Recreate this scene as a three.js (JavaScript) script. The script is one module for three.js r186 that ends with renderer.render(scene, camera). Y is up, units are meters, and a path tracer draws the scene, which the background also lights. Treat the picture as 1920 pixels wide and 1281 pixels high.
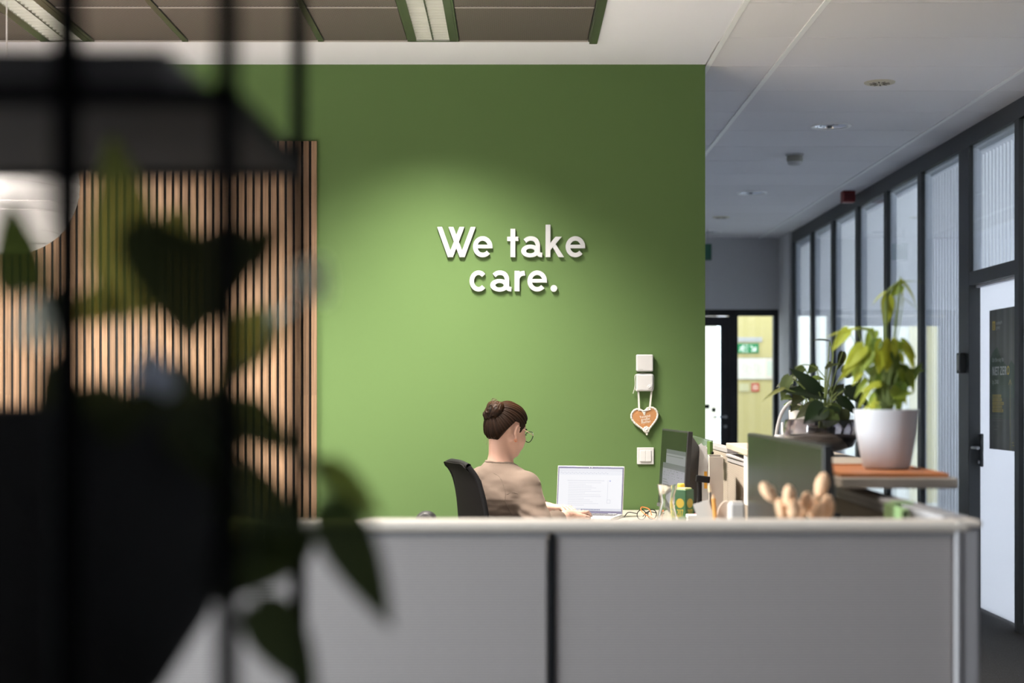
import * as THREE from 'three';
import { mergeGeometries, mergeVertices } from 'three/addons/utils/BufferGeometryUtils.js';
import { RoundedBoxGeometry } from 'three/addons/geometries/RoundedBoxGeometry.js';
import { ImprovedNoise } from 'three/addons/math/ImprovedNoise.js';
import { RectAreaLightUniformsLib } from 'three/addons/lights/RectAreaLightUniformsLib.js';

// ------------------------------------------------------------------ camera, sky, daylight, exposure
const scene = new THREE.Scene();
const EYE = 1.3, FPX = 2922, CX = 963, CY = 742;                 // eye height in metres; focal length and vanishing point in pixels of the 1920 x 1281 frame
const camera = new THREE.PerspectiveCamera(2 * Math.atan(CY / FPX) * 180 / Math.PI, 1920 / 1281, 0.05, 200);
camera.position.set(0, EYE, 0);
camera.setViewOffset(2 * CX, 2 * CY, 0, 0, 1920, 1281);          // a level lens, shifted up as in the photograph
camera.focus = 7.0;
camera.userData.fStop = 2.15;

scene.background = new THREE.Color().setRGB(4.7, 5.1, 5.7);     // overcast sky
const renderer = new THREE.WebGLRenderer({ antialias: true });
renderer.toneMapping = THREE.LinearToneMapping;
renderer.toneMappingExposure = 1.0;
renderer.shadowMap.enabled = true;
RectAreaLightUniformsLib.init();

const WINDOW_LIGHT = 66, TUBE_LIGHT = 15.6;
// daylight through the window of the left wall
const WINDOWS = [[1.9, 3.15]], LX = -3.4;                            // its depth range; where the left wall stands
for (const [z0, z1] of WINDOWS) {
  const l = new THREE.RectAreaLight(new THREE.Color().setRGB(0.82, 0.93, 1.0), WINDOW_LIGHT, z1 - z0 - 0.1, 1.6);
  l.name = 'window_daylight';
  l.position.set(LX + 0.08, 1.7, -(z0 + z1) / 2);
  l.lookAt(0, 1.7, -(z0 + z1) / 2);
  scene.add(l);
}

// ------------------------------------------------------------------ helpers
let seed = 7;
const rnd = () => { seed = (seed * 1664525 + 1013904223) >>> 0; return seed / 4294967296; };
const rr = (a, b) => a + (b - a) * rnd();
const V = (x, y, z) => new THREE.Vector3(x, y, z);
const at = (px, py, d) => V((px - CX) / FPX * d, EYE + (CY - py) / FPX * d, -d);   // a pixel of the photograph at depth d, in metres
const noise3 = new ImprovedNoise();
const nz = (x, y, z) => noise3.noise(x, y, z);
const clamp = (x, a = 0, b = 1) => Math.min(b, Math.max(a, x));
const sstep = (a, b, x) => { const t = clamp((x - a) / (b - a)); return t * t * (3 - 2 * t); };

const taken = new Map();
function numbered(name) { const n = taken.get(name) ?? 0; taken.set(name, n + 1); return n ? `${name}_${String(n).padStart(3, '0')}` : name; }
function geo(list) {
  const a = (Array.isArray(list) ? list : [list]).map((g) => {
    const q = g.index ? g.toNonIndexed() : g;
    if (!q.attributes.normal) q.computeVertexNormals();
    if (!q.attributes.uv) q.setAttribute('uv', new THREE.BufferAttribute(new Float32Array(q.attributes.position.count * 2), 2));
    for (const k of Object.keys(q.attributes)) if (!['position', 'normal', 'uv'].includes(k)) q.deleteAttribute(k);
    return q;
  });
  return a.length === 1 ? a[0] : mergeGeometries(a);
}
function uvm(g, s = 1) {                                            // uv in metres, by the dominant axis of each face
  g = g.index ? g.toNonIndexed() : g;
  const p = g.attributes.position, n = g.attributes.normal, uv = new Float32Array(p.count * 2);
  for (let i = 0; i < p.count; i++) {
    const ax = Math.abs(n.getX(i)), ay = Math.abs(n.getY(i)), az = Math.abs(n.getZ(i));
    const [u, v] = ax > ay && ax > az ? [p.getZ(i), p.getY(i)] : ay > az ? [p.getX(i), p.getZ(i)] : [p.getX(i), p.getY(i)];
    uv[2 * i] = u * s; uv[2 * i + 1] = v * s;
  }
  g.setAttribute('uv', new THREE.BufferAttribute(uv, 2));
  return g;
}
function part(name, g, mat, parent, props) {
  const m = new THREE.Mesh(Array.isArray(g) ? geo(g) : g, mat);
  m.name = name; m.castShadow = m.receiveShadow = true;
  if (props) Object.assign(m.userData, props);
  parent.add(m);
  return m;
}
function thing(name, label, category, pos = [0, 0, 0], turn = 0, group) {
  const o = new THREE.Group(); o.name = numbered(name); scene.add(o);
  o.position.set(...pos); o.rotation.y = turn;
  o.userData = { label, category, kind: 'thing' };
  if (group) o.userData.group = group;
  return o;
}
function structure(name, label) { const o = new THREE.Group(); o.name = numbered(name); o.userData = { kind: 'structure', label }; scene.add(o); return o; }
// box by its limits: x, y up, and depth d (distance in front of the camera plane)
const bx = (x0, x1, y0, y1, d0, d1, r = 0) => {
  const w = x1 - x0, h = y1 - y0, t = Math.abs(d1 - d0);
  const g = r ? new RoundedBoxGeometry(w, h, t, 2, r) : new THREE.BoxGeometry(w, h, t);
  return uvm(g.translate((x0 + x1) / 2, (y0 + y1) / 2, -(d0 + d1) / 2));
};
const rbox = (w, h, t, r = 0.004, seg = 2) => uvm(new RoundedBoxGeometry(w, h, t, seg, r));
const tube = (pts, r, seg = 24, rad = 8) => new THREE.TubeGeometry(new THREE.CatmullRomCurve3(pts.map((p) => (Array.isArray(p) ? V(...p) : p))), seg, r, rad, false);
const cyl = (r0, r1, h, x, y, z, n = 24) => new THREE.CylinderGeometry(r0, r1, h, n).translate(x, y, z);
function rod(a, b, r0, r1 = r0, n = 10) {
  a = Array.isArray(a) ? V(...a) : a; b = Array.isArray(b) ? V(...b) : b;
  const d = b.clone().sub(a), g = new THREE.CylinderGeometry(r1, r0, d.length(), n);
  g.applyQuaternion(new THREE.Quaternion().setFromUnitVectors(V(0, 1, 0), d.clone().normalize()));
  return g.translate((a.x + b.x) / 2, (a.y + b.y) / 2, (a.z + b.z) / 2);
}
const lathe = (pts, n = 48) => new THREE.LatheGeometry(pts.map(([x, y]) => new THREE.Vector2(x, y)), n);
const ball = (r, x, y, z, n = 16) => new THREE.SphereGeometry(r, n, Math.max(8, n * 0.75 | 0)).translate(x, y, z);
function extrude(shape, depth, bevel = 0, curve = 12) {
  return new THREE.ExtrudeGeometry(shape, { depth, bevelEnabled: bevel > 0, bevelThickness: bevel, bevelSize: bevel, bevelOffset: -bevel, bevelSegments: 2, curveSegments: curve });
}

// ------------------------------------------------------------------ textures
function dataTex(n, f, srgb = false, m = n) {
  const d = new Uint8Array(n * m * 4);
  for (let y = 0; y < m; y++) for (let x = 0; x < n; x++) {
    const c = f(x / n, y / m), i = (y * n + x) * 4;
    for (let k = 0; k < 3; k++) d[i + k] = clamp(Array.isArray(c) ? c[k] : c) * 255;
    d[i + 3] = 255;
  }
  const t = new THREE.DataTexture(d, n, m);
  t.wrapS = t.wrapT = THREE.RepeatWrapping; t.magFilter = THREE.LinearFilter; t.minFilter = THREE.LinearMipmapLinearFilter; t.generateMipmaps = true;
  if (srgb) t.colorSpace = THREE.SRGBColorSpace;
  t.needsUpdate = true;
  return t;
}
function canvasTex(w, h, draw) {
  const c = document.createElement('canvas'); c.width = w; c.height = h;
  draw(c.getContext('2d'), w, h);
  const t = new THREE.CanvasTexture(c); t.colorSpace = THREE.SRGBColorSpace; t.anisotropy = 8;
  return t;
}
const rep = (t, x, y = x) => { const q = t.clone(); q.repeat.set(x, y); q.needsUpdate = true; return q; };
const grain = dataTex(256, () => 0.35 + 0.65 * rnd());
const blotch = dataTex(256, (u, v) => { const a = u * 2 * Math.PI, b = v * 2 * Math.PI; return 0.5 + 0.35 * nz(2 * Math.cos(a) + 9, 2 * Math.sin(a), 2 * Math.cos(b) + 3 * Math.sin(b)) + 0.25 * (rnd() - 0.5); });
const ribs = dataTex(64, (u, v) => 0.5 + 0.5 * Math.sin(v * 2 * Math.PI * 8) * 0.8 + 0.2 * (rnd() - 0.5));
const carpetMap = dataTex(256, () => { const q = rnd(); const g = 0.10 + 0.22 * q * q; return [g * 0.98, g * 0.98, g]; }, true);
const ribMap = dataTex(64, (u, v) => { const s = 0.80 + 0.11 * Math.sin(v * 2 * Math.PI * 8) + 0.08 * (rnd() - 0.5); return [s, s, s]; }, true);
const meshMap = dataTex(128, (u, v) => { const s = Math.sin(u * 2 * Math.PI * 8 + (Math.floor(v * 16) % 2) * Math.PI) * Math.sin(v * 2 * Math.PI * 16); const g = s > 0.1 ? 0.62 : 1.0; return [g, g, g]; }, true);
const woodMap = dataTex(128, (u, v) => {
  const g = 0.80 + 0.16 * nz(u * 26, v * 3, 2.2) + 0.10 * nz(u * 60, v * 5, 7.1);
  return [g, g * 0.985, g * 0.96];
}, true, 256);
const boardMap = dataTex(256, (u, v) => { const g = 0.9 + 0.05 * nz(u * 4, v * 40, 1) + 0.03 * (rnd() - 0.5); return [g, g, g]; }, true);

const std = (r, g, b, rough = 0.8, more = {}) => { const m = new THREE.MeshStandardMaterial({ roughness: rough, ...more }); m.color.setRGB(r, g, b); return m; };
const phy = (r, g, b, rough = 0.5, more = {}) => { const m = new THREE.MeshPhysicalMaterial({ roughness: rough, ...more }); m.color.setRGB(r, g, b); return m; };
const M = {
  green: std(0.0735, 0.132, 0.0365, 0.85, { bumpMap: rep(grain, 5), bumpScale: 0.0002 }),
  plaster: std(0.87, 0.87, 0.93, 0.9, { bumpMap: rep(grain, 3), bumpScale: 0.0003 }),
  white: std(0.78, 0.78, 0.77, 0.6),
  tile: std(0.80, 0.78, 0.80, 0.95, { bumpMap: rep(grain, 4), bumpScale: 0.0008 }),
  tileRail: std(0.92, 0.92, 0.92, 0.42),
  meshPanel: std(0.15, 0.128, 0.112, 0.65, { map: rep(meshMap, 7), metalness: 0.2 }),
  alu: std(0.42, 0.42, 0.40, 0.34, { metalness: 1 }),
  chrome: std(0.85, 0.86, 0.88, 0.08, { metalness: 1 }),
  hem: std(0.42, 0.38, 0.35, 0.5),
  frame: std(0.038, 0.043, 0.046, 0.5),
  frameLight: std(0.62, 0.65, 0.72, 0.5),
  black: phy(0.006, 0.006, 0.007, 0.6, { specularIntensity: 0.35 }),
  blackFrame: std(0.010, 0.010, 0.012, 0.45),
  blackMetal: phy(0.0045, 0.0045, 0.005, 0.75, { specularIntensity: 0.06 }),
  fabric: std(0.70, 0.615, 0.58, 0.95, { map: rep(ribMap, 25), bumpMap: rep(ribs, 25), bumpScale: 0.0003 }),
  fabricWarm: std(0.56, 0.47, 0.38, 0.95, { map: rep(ribMap, 25), bumpMap: rep(ribs, 25), bumpScale: 0.0006 }),
  cap: std(0.78, 0.67, 0.57, 0.55),
  trimGrey: std(0.36, 0.34, 0.34, 0.6),
  felt: std(0.012, 0.011, 0.010, 0.95),
  carpet: std(0.9, 0.9, 0.9, 1, { map: rep(carpetMap, 2.2) }),
  board: std(0.66, 0.56, 0.46, 0.5, { map: rep(boardMap, 1) }),
  desk: std(0.52, 0.48, 0.41, 0.45, { map: rep(boardMap, 1) }),
  glass: phy(0.94, 0.97, 0.96, 0, { transmission: 1, thickness: 0, ior: 1.5 }),
  steel: std(0.5, 0.5, 0.52, 0.3, { metalness: 1 }),
  whitePlastic: std(0.50, 0.495, 0.50, 0.4),
  paper: std(0.6, 0.6, 0.6, 0.8),
  vane: phy(0.95, 0.95, 0.97, 0.9, { transmission: 0.66, thickness: 0, side: THREE.DoubleSide }),
  frosted: phy(0.94, 0.95, 0.96, 0.95, { transmission: 0.88, thickness: 0 }),
  yellow: std(0.60, 0.515, 0.24, 0.8),
};

// ------------------------------------------------------------------ the room shell (depths are distances in front of the camera)
const WALL = 7.646, H = 2.925, GX = 2.78;
{ const o = structure('floor', 'dark grey loop pile carpet'); part('carpet', bx(LX - 0.15, 7.4, -0.1, 0, -3.3, 16.3), M.carpet, o); }
{ const o = structure('wall_back', 'green painted wall behind the desks'); part('painted_wall', bx(LX, 0.94, 0, H + 0.1, WALL, WALL + 0.14), M.green, o); }
{ const o = structure('wall_left'); const b = [];
  b.push(bx(LX - 0.2, LX, 0, 0.85, -3.3, WALL + 0.14), bx(LX - 0.2, LX, 2.55, H + 0.1, -3.3, WALL + 0.14));
  let z = -3.3; for (const [z0, z1] of [...WINDOWS, [WALL + 0.14, 0]]) { b.push(bx(LX - 0.2, LX, 0.85, 2.55, z, z0)); z = z1; }
  part('wall_panel', b, M.plaster, o); }
WINDOWS.forEach(([z0, z1], i) => {
  const o = structure(`window_${i + 1}`), f = [];
  f.push(bx(LX - 0.14, LX - 0.06, 0.85, 0.92, z0, z1), bx(LX - 0.14, LX - 0.06, 2.48, 2.55, z0, z1), bx(LX - 0.14, LX - 0.06, 0.92, 2.48, z0, z0 + 0.07), bx(LX - 0.14, LX - 0.06, 0.92, 2.48, z1 - 0.07, z1), bx(LX - 0.14, LX - 0.06, 0.92, 2.48, (z0 + z1) / 2 - 0.04, (z0 + z1) / 2 + 0.04));
  part('window_frame', f, M.frame, o);
  part('pane', bx(LX - 0.105, LX - 0.1, 0.92, 2.48, z0 + 0.07, z1 - 0.07), M.glass, o);
  part('window_sill', bx(LX - 0.02, LX + 0.07, 0.82, 0.85, z0 - 0.03, z1 + 0.03, 0.006), M.white, o);
});
{ const o = structure('wall_stub'); part('wall_panel', bx(LX, -1.95, 0, H + 0.1, 3.20, 3.29), M.plaster, o); }
{ const o = structure('wall_rear'); part('wall_panel', bx(LX - 0.2, 2.9, 0, H + 0.1, -3.45, -3.3), std(0.35, 0.34, 0.33, 0.9), o); }
{ const o = structure('wall_right'); part('wall_panel', bx(GX, GX + 0.14, 0, H + 0.1, -3.3, 6.55), std(0.14, 0.14, 0.15, 0.9), o); }
{ const o = structure('wall_corridor'); part('wall_panel', bx(0.80, 0.94, 0, H + 0.1, WALL + 0.14, 16.1), M.plaster, o); }
const endGrey = std(0.62, 0.61, 0.62, 0.9);
{ const o = structure('wall_end', 'grey end wall of the corridor'); 
  part('wall_panel', [bx(0.80, 2.74, 2.19, H + 0.1, 16.1, 16.3), bx(2.74, 2.92, 0, H + 0.1, 15.5, 16.3), bx(0.80, 1.0, 0, 2.19, 16.1, 16.3)], endGrey, o); }

// ceilings: plaster border, metal mesh panels with rails, corridor tiles with rails
const PZ = 7.15, PX = 0.355;
const ceiling = structure('ceiling', 'white plaster border round grey metal mesh panels and a tiled corridor ceiling');
part('plaster_border', [bx(LX, 0.94, H, H + 0.1, PZ, WALL), bx(PX, 0.945, H, H + 0.1, -3.3, PZ), bx(LX, PX, H + 0.06, H + 0.12, -3.3, PZ)], M.plaster, ceiling);
part('ceiling_field', bx(LX, PX, H + 0.002, H + 0.03, -3.3, 5.275), M.meshPanel, ceiling);
const XS = [[-0.264, PX], [-0.883, -0.472], [-1.505, -0.883], [-1.936, -1.505], [-2.567, -2.156], [-3.189, -2.567]];
for (const [x0, x1] of XS) {
  for (let k = 0; k < 3; k++) {
    const d1 = PZ - k * 0.625, d0 = d1 - 0.625;
    const p = part('ceiling_panel', bx(x0 + 0.016, x1 - 0.016, H + 0.004, H + 0.03, d0 + 0.006, d1 - 0.003, 0.003), M.meshPanel, ceiling);
    part('hem', bx(x0 + 0.016, x1 - 0.016, H + 0.001, H + 0.005, d0 + 0.004, d0 + 0.016), M.hem, p);
  }
}
const railX = [...new Set(XS.flat())];
for (const x of railX) part('panel_rail', bx(x - 0.013, x + 0.013, H - 0.001, H + 0.02, 5.275, PZ), M.alu, ceiling);
part('edge_trim', bx(LX, PX, H - 0.001, H + 0.02, PZ - 0.004, PZ + 0.006), M.hem, ceiling);
part('edge_trim', bx(PX - 0.008, PX + 0.028, H - 0.012, H + 0.02, -3.3, PZ), M.alu, ceiling);
// corridor tiles
const TX = [0.958, 1.29, 2.54, GX + 0.02];
const tileZ0 = 7.697 - 0.0;                                          // a tile joint lies here
const c1Holes = [[1.914, 9.4], [1.91, 12.5], [1.95, 15.5]];               // where downlights are let in
function pierced(x0, x1, d0, d1, [hx, hd]) {
  const s = new THREE.Shape([[x0, d0], [x1, d0], [x1, d1], [x0, d1]].map((p) => new THREE.Vector2(...p)));
  s.holes.push(new THREE.Path().absarc(hx, hd, 0.104, 0, Math.PI * 2, true));
  return uvm(new THREE.ExtrudeGeometry(s, { depth: 0.018, bevelEnabled: false, curveSegments: 32 }).rotateX(-Math.PI / 2).translate(0, H + 0.002, 0));
}
const tileMats = [0, 1, 2].map((i) => { const m = M.tile.clone(); m.color.multiplyScalar(0.985 + 0.015 * i); return m; });
for (let k = -3; k < 14; k++) {
  const d0 = tileZ0 + k * 0.6215, d1 = Math.min(d0 + 0.6215, 16.1);
  const hole = c1Holes.find((h) => h[1] > d0 && h[1] < d1);
  for (let c = 0; c < 3; c++) part('ceiling_tile', c === 1 && hole ? pierced(TX[c] + 0.012, TX[c + 1] - 0.012, d0 + 0.002, d1 - 0.002, hole) : bx(TX[c] + 0.012, TX[c + 1] - 0.012, H + 0.002, H + 0.02, d0 + 0.0035, d1 - 0.0035, 0.002), tileMats[(k + 3 + c * 2) % 3], ceiling);
}
for (const x of TX.slice(0, 3)) part('tile_rail', bx(x - 0.012, x + 0.012, H - 0.004, H + 0.02, tileZ0 - 3 * 0.6215, 16.1), M.tileRail, ceiling);
part('ceiling_field', [bx(0.945, GX + 0.1, H + 0.002, H + 0.02, -3.3, tileZ0 - 3 * 0.6215), bx(0.80, GX + 0.14, H + 0.075, H + 0.1, -3.3, 16.1)], M.tile, ceiling);

// ------------------------------------------------------------------ glazed corridor wall: posts, panes, door, blinds, offices behind
const posts = [[6.55, 6.65], [7.55, 7.65], [8.53, 8.61], [9.47, 9.69], [10.58, 10.68], [11.55, 11.65], [12.53, 12.63], [13.50, 13.60], [14.45, 14.55], [15.42, 15.5]];
const glazed = structure('wall_glazed', 'dark framed glazed corridor wall');
for (const [d0, d1] of posts) part('post', [bx(GX - 0.014, GX + 0.062, 0, 2.819, d0, d1, 0.004)], M.frame, glazed);
part('head_rail', [bx(GX - 0.012, GX + 0.065, 2.82, 2.93, 6.55, 15.5)], M.frame, glazed);
part('foot_rail', [bx(GX - 0.012, GX + 0.065, 0, 0.05, 6.55, 8.53), bx(GX - 0.012, GX + 0.065, 0, 0.05, 9.69, 15.5)], M.frame, glazed);
part('transom', [bx(GX - 0.012, GX + 0.065, 1.97, 2.05, 8.61, 9.47)], M.frame, glazed);
for (let i = 0; i + 1 < posts.length; i++) {
  const d0 = posts[i][1], d1 = posts[i + 1][0], low = i === 2 ? 2.05 : 0.05;
  part('pane', bx(GX + 0.004, GX + 0.010, low, 2.82, d0, d1), M.glass, glazed);
  part('reveal', [bx(GX + 0.012, GX + 0.06, low, 2.82, d1 - 0.006, d1), bx(GX + 0.012, GX + 0.06, 2.80, 2.82, d0, d1)], M.frameLight, glazed);
}
// blinds: one thing a bay
const vaneGeo = (h, a, w = 0.089) => {
  const s = [], n = 4;
  for (let i = 0; i <= n; i++) { const u = i / n - 0.5; s.push(new THREE.Vector2(u * w, 0.006 * (1 - 4 * u * u))); }
  const sh = new THREE.Shape([...s, ...s.map((p) => new THREE.Vector2(p.x, p.y - 0.0008)).reverse()]);
  const g = new THREE.ExtrudeGeometry(sh, { depth: h, bevelEnabled: false });
  return g.rotateX(-Math.PI / 2).rotateY(a);
};
const BL = ['bay beside the door', 'second bay from the door', 'third bay from the door', 'fourth bay from the door', 'fifth bay from the door', 'bay at the corridor end'];
for (let i = 0; i + 1 < posts.length; i++) {
  const d0 = posts[i][1] + 0.03, d1 = posts[i + 1][0] - 0.03, low = i === 2 ? 2.06 : 0.08;
  const ang = [1.35, 1.35, 1.15, 1.3, 1.05, 1.25, 1.12, 1.3, 1.2][i] ?? 1.2;
  const label = i < 2 ? null : i === 2 ? 'short white vertical blind above the frosted glass door' : `white vertical blind behind the corridor glass in the ${BL[i - 3]}`;
  const o = thing('vertical_blind', label ?? `white vertical blind hanging outside the right edge of view, ${i ? 'nearer the door' : 'farther from the door'}`, 'blind', [GX + 0.056, 0, -(d0 + d1) / 2]);
  part('head_rail', rbox(0.03, 0.02, d1 - d0, 0.004).translate(0, 2.79, 0), M.frameLight, o);
  const g = vaneGeo(2.76 - low, ang), n = Math.floor((d1 - d0) / 0.066);
  for (let k = 0; k < n; k++) { const v = part('vane', g, M.vane, o); v.position.set(0, low, -(d1 - d0) / 2 + (k + 0.5) * (d1 - d0) / n); }
}
// glazed door in the corridor wall, set back
{
  const o = structure('door_1', 'frosted glass door with a dark poster'), X = GX + 0.05;
  part('door_leaf', bx(X + 0.006, X + 0.018, 0.012, 1.955, 8.66, 9.55), M.frosted, o);
  part('door_frame', [bx(X - 0.02, X + 0.03, 0, 1.97, 9.545, 9.585), bx(X - 0.02, X + 0.03, 0, 1.97, 8.62, 8.665), bx(X - 0.02, X + 0.03, 1.955, 1.975, 8.62, 9.585)], std(0.8, 0.82, 0.86, 0.4), o);
  const ha = structure('door_handle'); scene.remove(ha); ha.userData = {}; o.add(ha);
  part('handle_plate', bx(X - 0.012, X + 0.006, 0.87, 1.07, 9.40, 9.452, 0.006), M.frame, ha);
  part('handle_lever', geo([rod([X - 0.012, 0.985, -9.426], [X - 0.06, 0.985, -9.426], 0.010), rod([X - 0.058, 0.985, -9.426], [X - 0.058, 0.985, -9.30], 0.009)]), M.steel, ha);
  part('lock', rod([X - 0.014, 0.90, -9.426], [X - 0.020, 0.90, -9.426], 0.012), M.steel, ha);
}
const posterTex = canvasTex(512, 736, (c, w, h) => {
  const g = c.createLinearGradient(0, 0, 0, h); g.addColorStop(0, '#45473f'); g.addColorStop(0.35, '#64645a'); g.addColorStop(0.65, '#3a4232'); g.addColorStop(1, '#3d3e38');
  c.fillStyle = g; c.fillRect(0, 0, w, h);
  for (let i = 0; i < 90; i++) { const x = rnd() * w; c.fillStyle = `rgba(${rnd() > 0.5 ? '120,120,110' : '5,8,5'},${0.03 + 0.06 * rnd()})`; c.fillRect(x, 0, 6 + rnd() * 26, h); }
  const hill = (pts, col) => { c.fillStyle = col; c.beginPath(); c.moveTo(0, h * 0.78); for (const [x, y] of pts) c.lineTo(x * w, y * h); c.lineTo(w, h * 0.78); c.fill(); };
  hill([[0, 0.36], [0.12, 0.30], [0.25, 0.27], [0.4, 0.36], [0.6, 0.42], [0.7, 0.37], [0.85, 0.42], [1, 0.44]], 'rgba(25,60,22,0.75)');
  c.fillStyle = 'rgba(30,30,28,0.35)'; c.fillRect(0, h * 0.63, w, h * 0.37);
  c.fillStyle = '#d6b62c'; c.fillRect(48, 60, 50, 48); c.fillStyle = '#3b3a33';
  for (let i = 0; i < 3; i++) { c.beginPath(); c.moveTo(56, 80 + i * 12); c.lineTo(73, 68 + i * 12); c.lineTo(90, 80 + i * 12); c.lineTo(90, 84 + i * 12); c.lineTo(73, 73 + i * 12); c.lineTo(56, 84 + i * 12); c.fill(); }
  c.fillStyle = '#c0c0b8'; c.font = '24px sans-serif'; c.fillText('umdasch', 112, 80); c.fillText('group', 112, 104);
  c.fillStyle = '#d8d9d4'; c.font = '30px sans-serif'; c.fillText('On the way to', 48, 276);
  c.font = 'bold 62px sans-serif'; c.fillText('NET ZER', 46, 346); const oAt = 46 + c.measureText('NET ZER').width; c.fillStyle = '#d6b62c'; c.fillText('O', oAt, 346);
  c.fillStyle = '#d8d9d4'; c.font = '30px sans-serif'; c.fillText('by 2040', 48, 392);
  c.strokeStyle = '#a08a22'; c.lineWidth = 6; c.beginPath(); c.moveTo(318, 398); c.lineTo(342, 372); c.lineTo(366, 398); c.stroke();
  c.lineWidth = 4; c.beginPath(); c.moveTo(342, 376); c.lineTo(342, h); c.stroke();
  for (let i = 0; i < 5; i++) { const wd = [150, 160, 190, 165, 180][i]; c.fillStyle = '#b9a12a'; c.fillRect(48, 448 + i * 19, wd, 16); c.fillStyle = '#3a3619'; for (let x = 54; x < 40 + wd; x += 6 + rnd() * 8) c.fillRect(x, 452 + i * 19, 4, 8); }
  c.fillStyle = 'rgba(150,150,145,0.5)'; for (let i = 0; i < 3; i++) for (let x = 48; x < 220; x += 5 + rnd() * 9) c.fillRect(x, 556 + i * 13, 4, 5);
  for (let x = 48; x < 150; x += 5 + rnd() * 9) c.fillRect(x, 612, 3, 5); for (let x = 80; x < 130; x += 8) c.fillRect(x, 628, 5, 6);
  c.fillStyle = 'rgba(255,250,235,0.07)'; c.fillRect(0, 0, w, h);
  c.fillStyle = '#b9a12a'; for (let i = 0; i < 2; i++) for (let x = 380; x < 470; x += 5 + rnd() * 9) c.fillRect(x, 690 + i * 14, 4, 6);
});
{
  const o = thing('poster', 'dark green poster about net zero hung on the frosted glass door', 'poster', [GX + 0.052, 1.395, -8.977]);
  const g = new THREE.PlaneGeometry(0.575, 0.82, 24, 2), p = g.attributes.position;
  for (let i = 0; i < p.count; i++) p.setZ(i, 0.003 + 0.0008 * Math.sin(p.getX(i) * 55) + 0.0004 * Math.sin(p.getX(i) * 131));
  g.computeVertexNormals();
  part('sheet', g.rotateY(-Math.PI / 2), new THREE.MeshStandardMaterial({ map: posterTex, roughness: 0.35, side: THREE.DoubleSide }), o);
}
{
  const o = thing('card_reader', 'dark grey card reader on the wide post beside the door', 'reader', [GX - 0.012, 1.5, -9.58]);
  part('housing', rbox(0.035, 0.125, 0.085, 0.006).translate(-0.018, 0, 0), M.frame, o);
  part('reader_face', rbox(0.004, 0.095, 0.060, 0.0015).translate(-0.037, 0.004, 0), std(0.10, 0.10, 0.10, 0.35), o);
}
// offices behind the glass
{
  const o = structure('wall_office'); 
  part('wall_panel', [bx(GX + 0.14, 7.3, 0, H + 0.1, 16.15, 16.3), bx(GX + 0.14, 7.3, 0, H + 0.1, 5.0, 5.15)], M.plaster, o);
  part('ceiling_slab', bx(GX + 0.065, 7.3, H + 0.0, H + 0.1, 5.0, 16.3), M.plaster, o);
  const f = []; for (let z = 5.15; z < 16.2; z += 1.1) f.push(bx(7.2, 7.3, 0, H, z, z + 0.08));
  f.push(bx(7.2, 7.3, 0, 0.5, 5.15, 16.15), bx(7.2, 7.3, 2.25, 2.33, 5.15, 16.15), bx(7.2, 7.3, 2.8, H, 5.15, 16.15));
  part('facade_frame', f, M.white, o);
}

// ------------------------------------------------------------------ the end of the corridor: black framed glass door, yellow wall in the hall behind
{
  const o = structure('door_2', 'black framed glass door at the corridor end'), D = 16.12;
  part('door_frame', [bx(1.0, 2.74, 2.126, 2.19, D, D + 0.09), bx(1.0, 1.08, 0, 2.13, D, D + 0.09), bx(2.69, 2.74, 0, 2.13, D, D + 0.09), bx(2.235, 2.32, 0, 2.13, D, D + 0.09), bx(2.32, 2.69, 0, 0.1, D, D + 0.09)], M.blackFrame, o);
  const leaf = part('door_leaf', [bx(1.09, 2.235, 2.02, 2.12, D + 0.01, D + 0.07), bx(1.09, 1.17, 0.01, 2.03, D + 0.01, D + 0.07), bx(2.145, 2.235, 0.01, 2.03, D + 0.01, D + 0.07), bx(1.17, 2.15, 0.01, 0.14, D + 0.01, D + 0.07)], M.blackFrame, o);
  part('pane', bx(1.17, 2.15, 0.14, 2.02, D + 0.035, D + 0.045), M.glass, leaf);
  part('pane', bx(2.32, 2.69, 0.1, 2.126, D + 0.04, D + 0.05), M.glass, o);
  part('handle', geo([rod([2.19, 1.08, -D - 0.01], [2.19, 1.08, -D + 0.05], 0.016), rod([2.19, 1.08, -D + 0.045], [2.06, 1.08, -D + 0.045], 0.010), rod([2.19, 0.98, -D - 0.01], [2.19, 0.98, -D + 0.02], 0.016)]), M.steel, leaf);
  part('sticker', geo([bx(1.90, 2.03, 1.165, 1.21, D + 0.03, D + 0.035, 0.002), rod([2.075, 1.152, -D - 0.035], [2.075, 1.152, -D - 0.03], 0.024, 0.024, 24)]), std(0.012, 0.02, 0.018, 0.6), leaf);
}
{ // hall beyond, under a glass roof
  const o = structure('wall_hall');
  part('wall_panel', [bx(-0.6, 2.48, 0, 3.0, 19.0, 19.1), bx(-0.7, -0.6, 0, 3.0, 16.3, 19.1)], M.white, o);
  part('floor_slab', bx(-0.7, 4.2, -0.1, 0.0, 16.3, 19.2), std(0.5, 0.5, 0.5, 0.4), o);
  part('yellow_wall', [bx(2.48, 4.2, 0, 3.0, 18.0, 18.12), bx(4.1, 4.2, 0, 3.0, 16.3, 18.0)], M.yellow, o);
  part('yellow_wall', bx(0.35, 0.75, 0, 3.0, 18.9, 18.99), M.yellow, o);
  const r = []; for (let z = 16.4; z < 19.2; z += 0.9) r.push(bx(-0.7, 4.2, 3.0, 3.1, z, z + 0.06));
  part('roof_bar', r, M.white, o);
}
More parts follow.
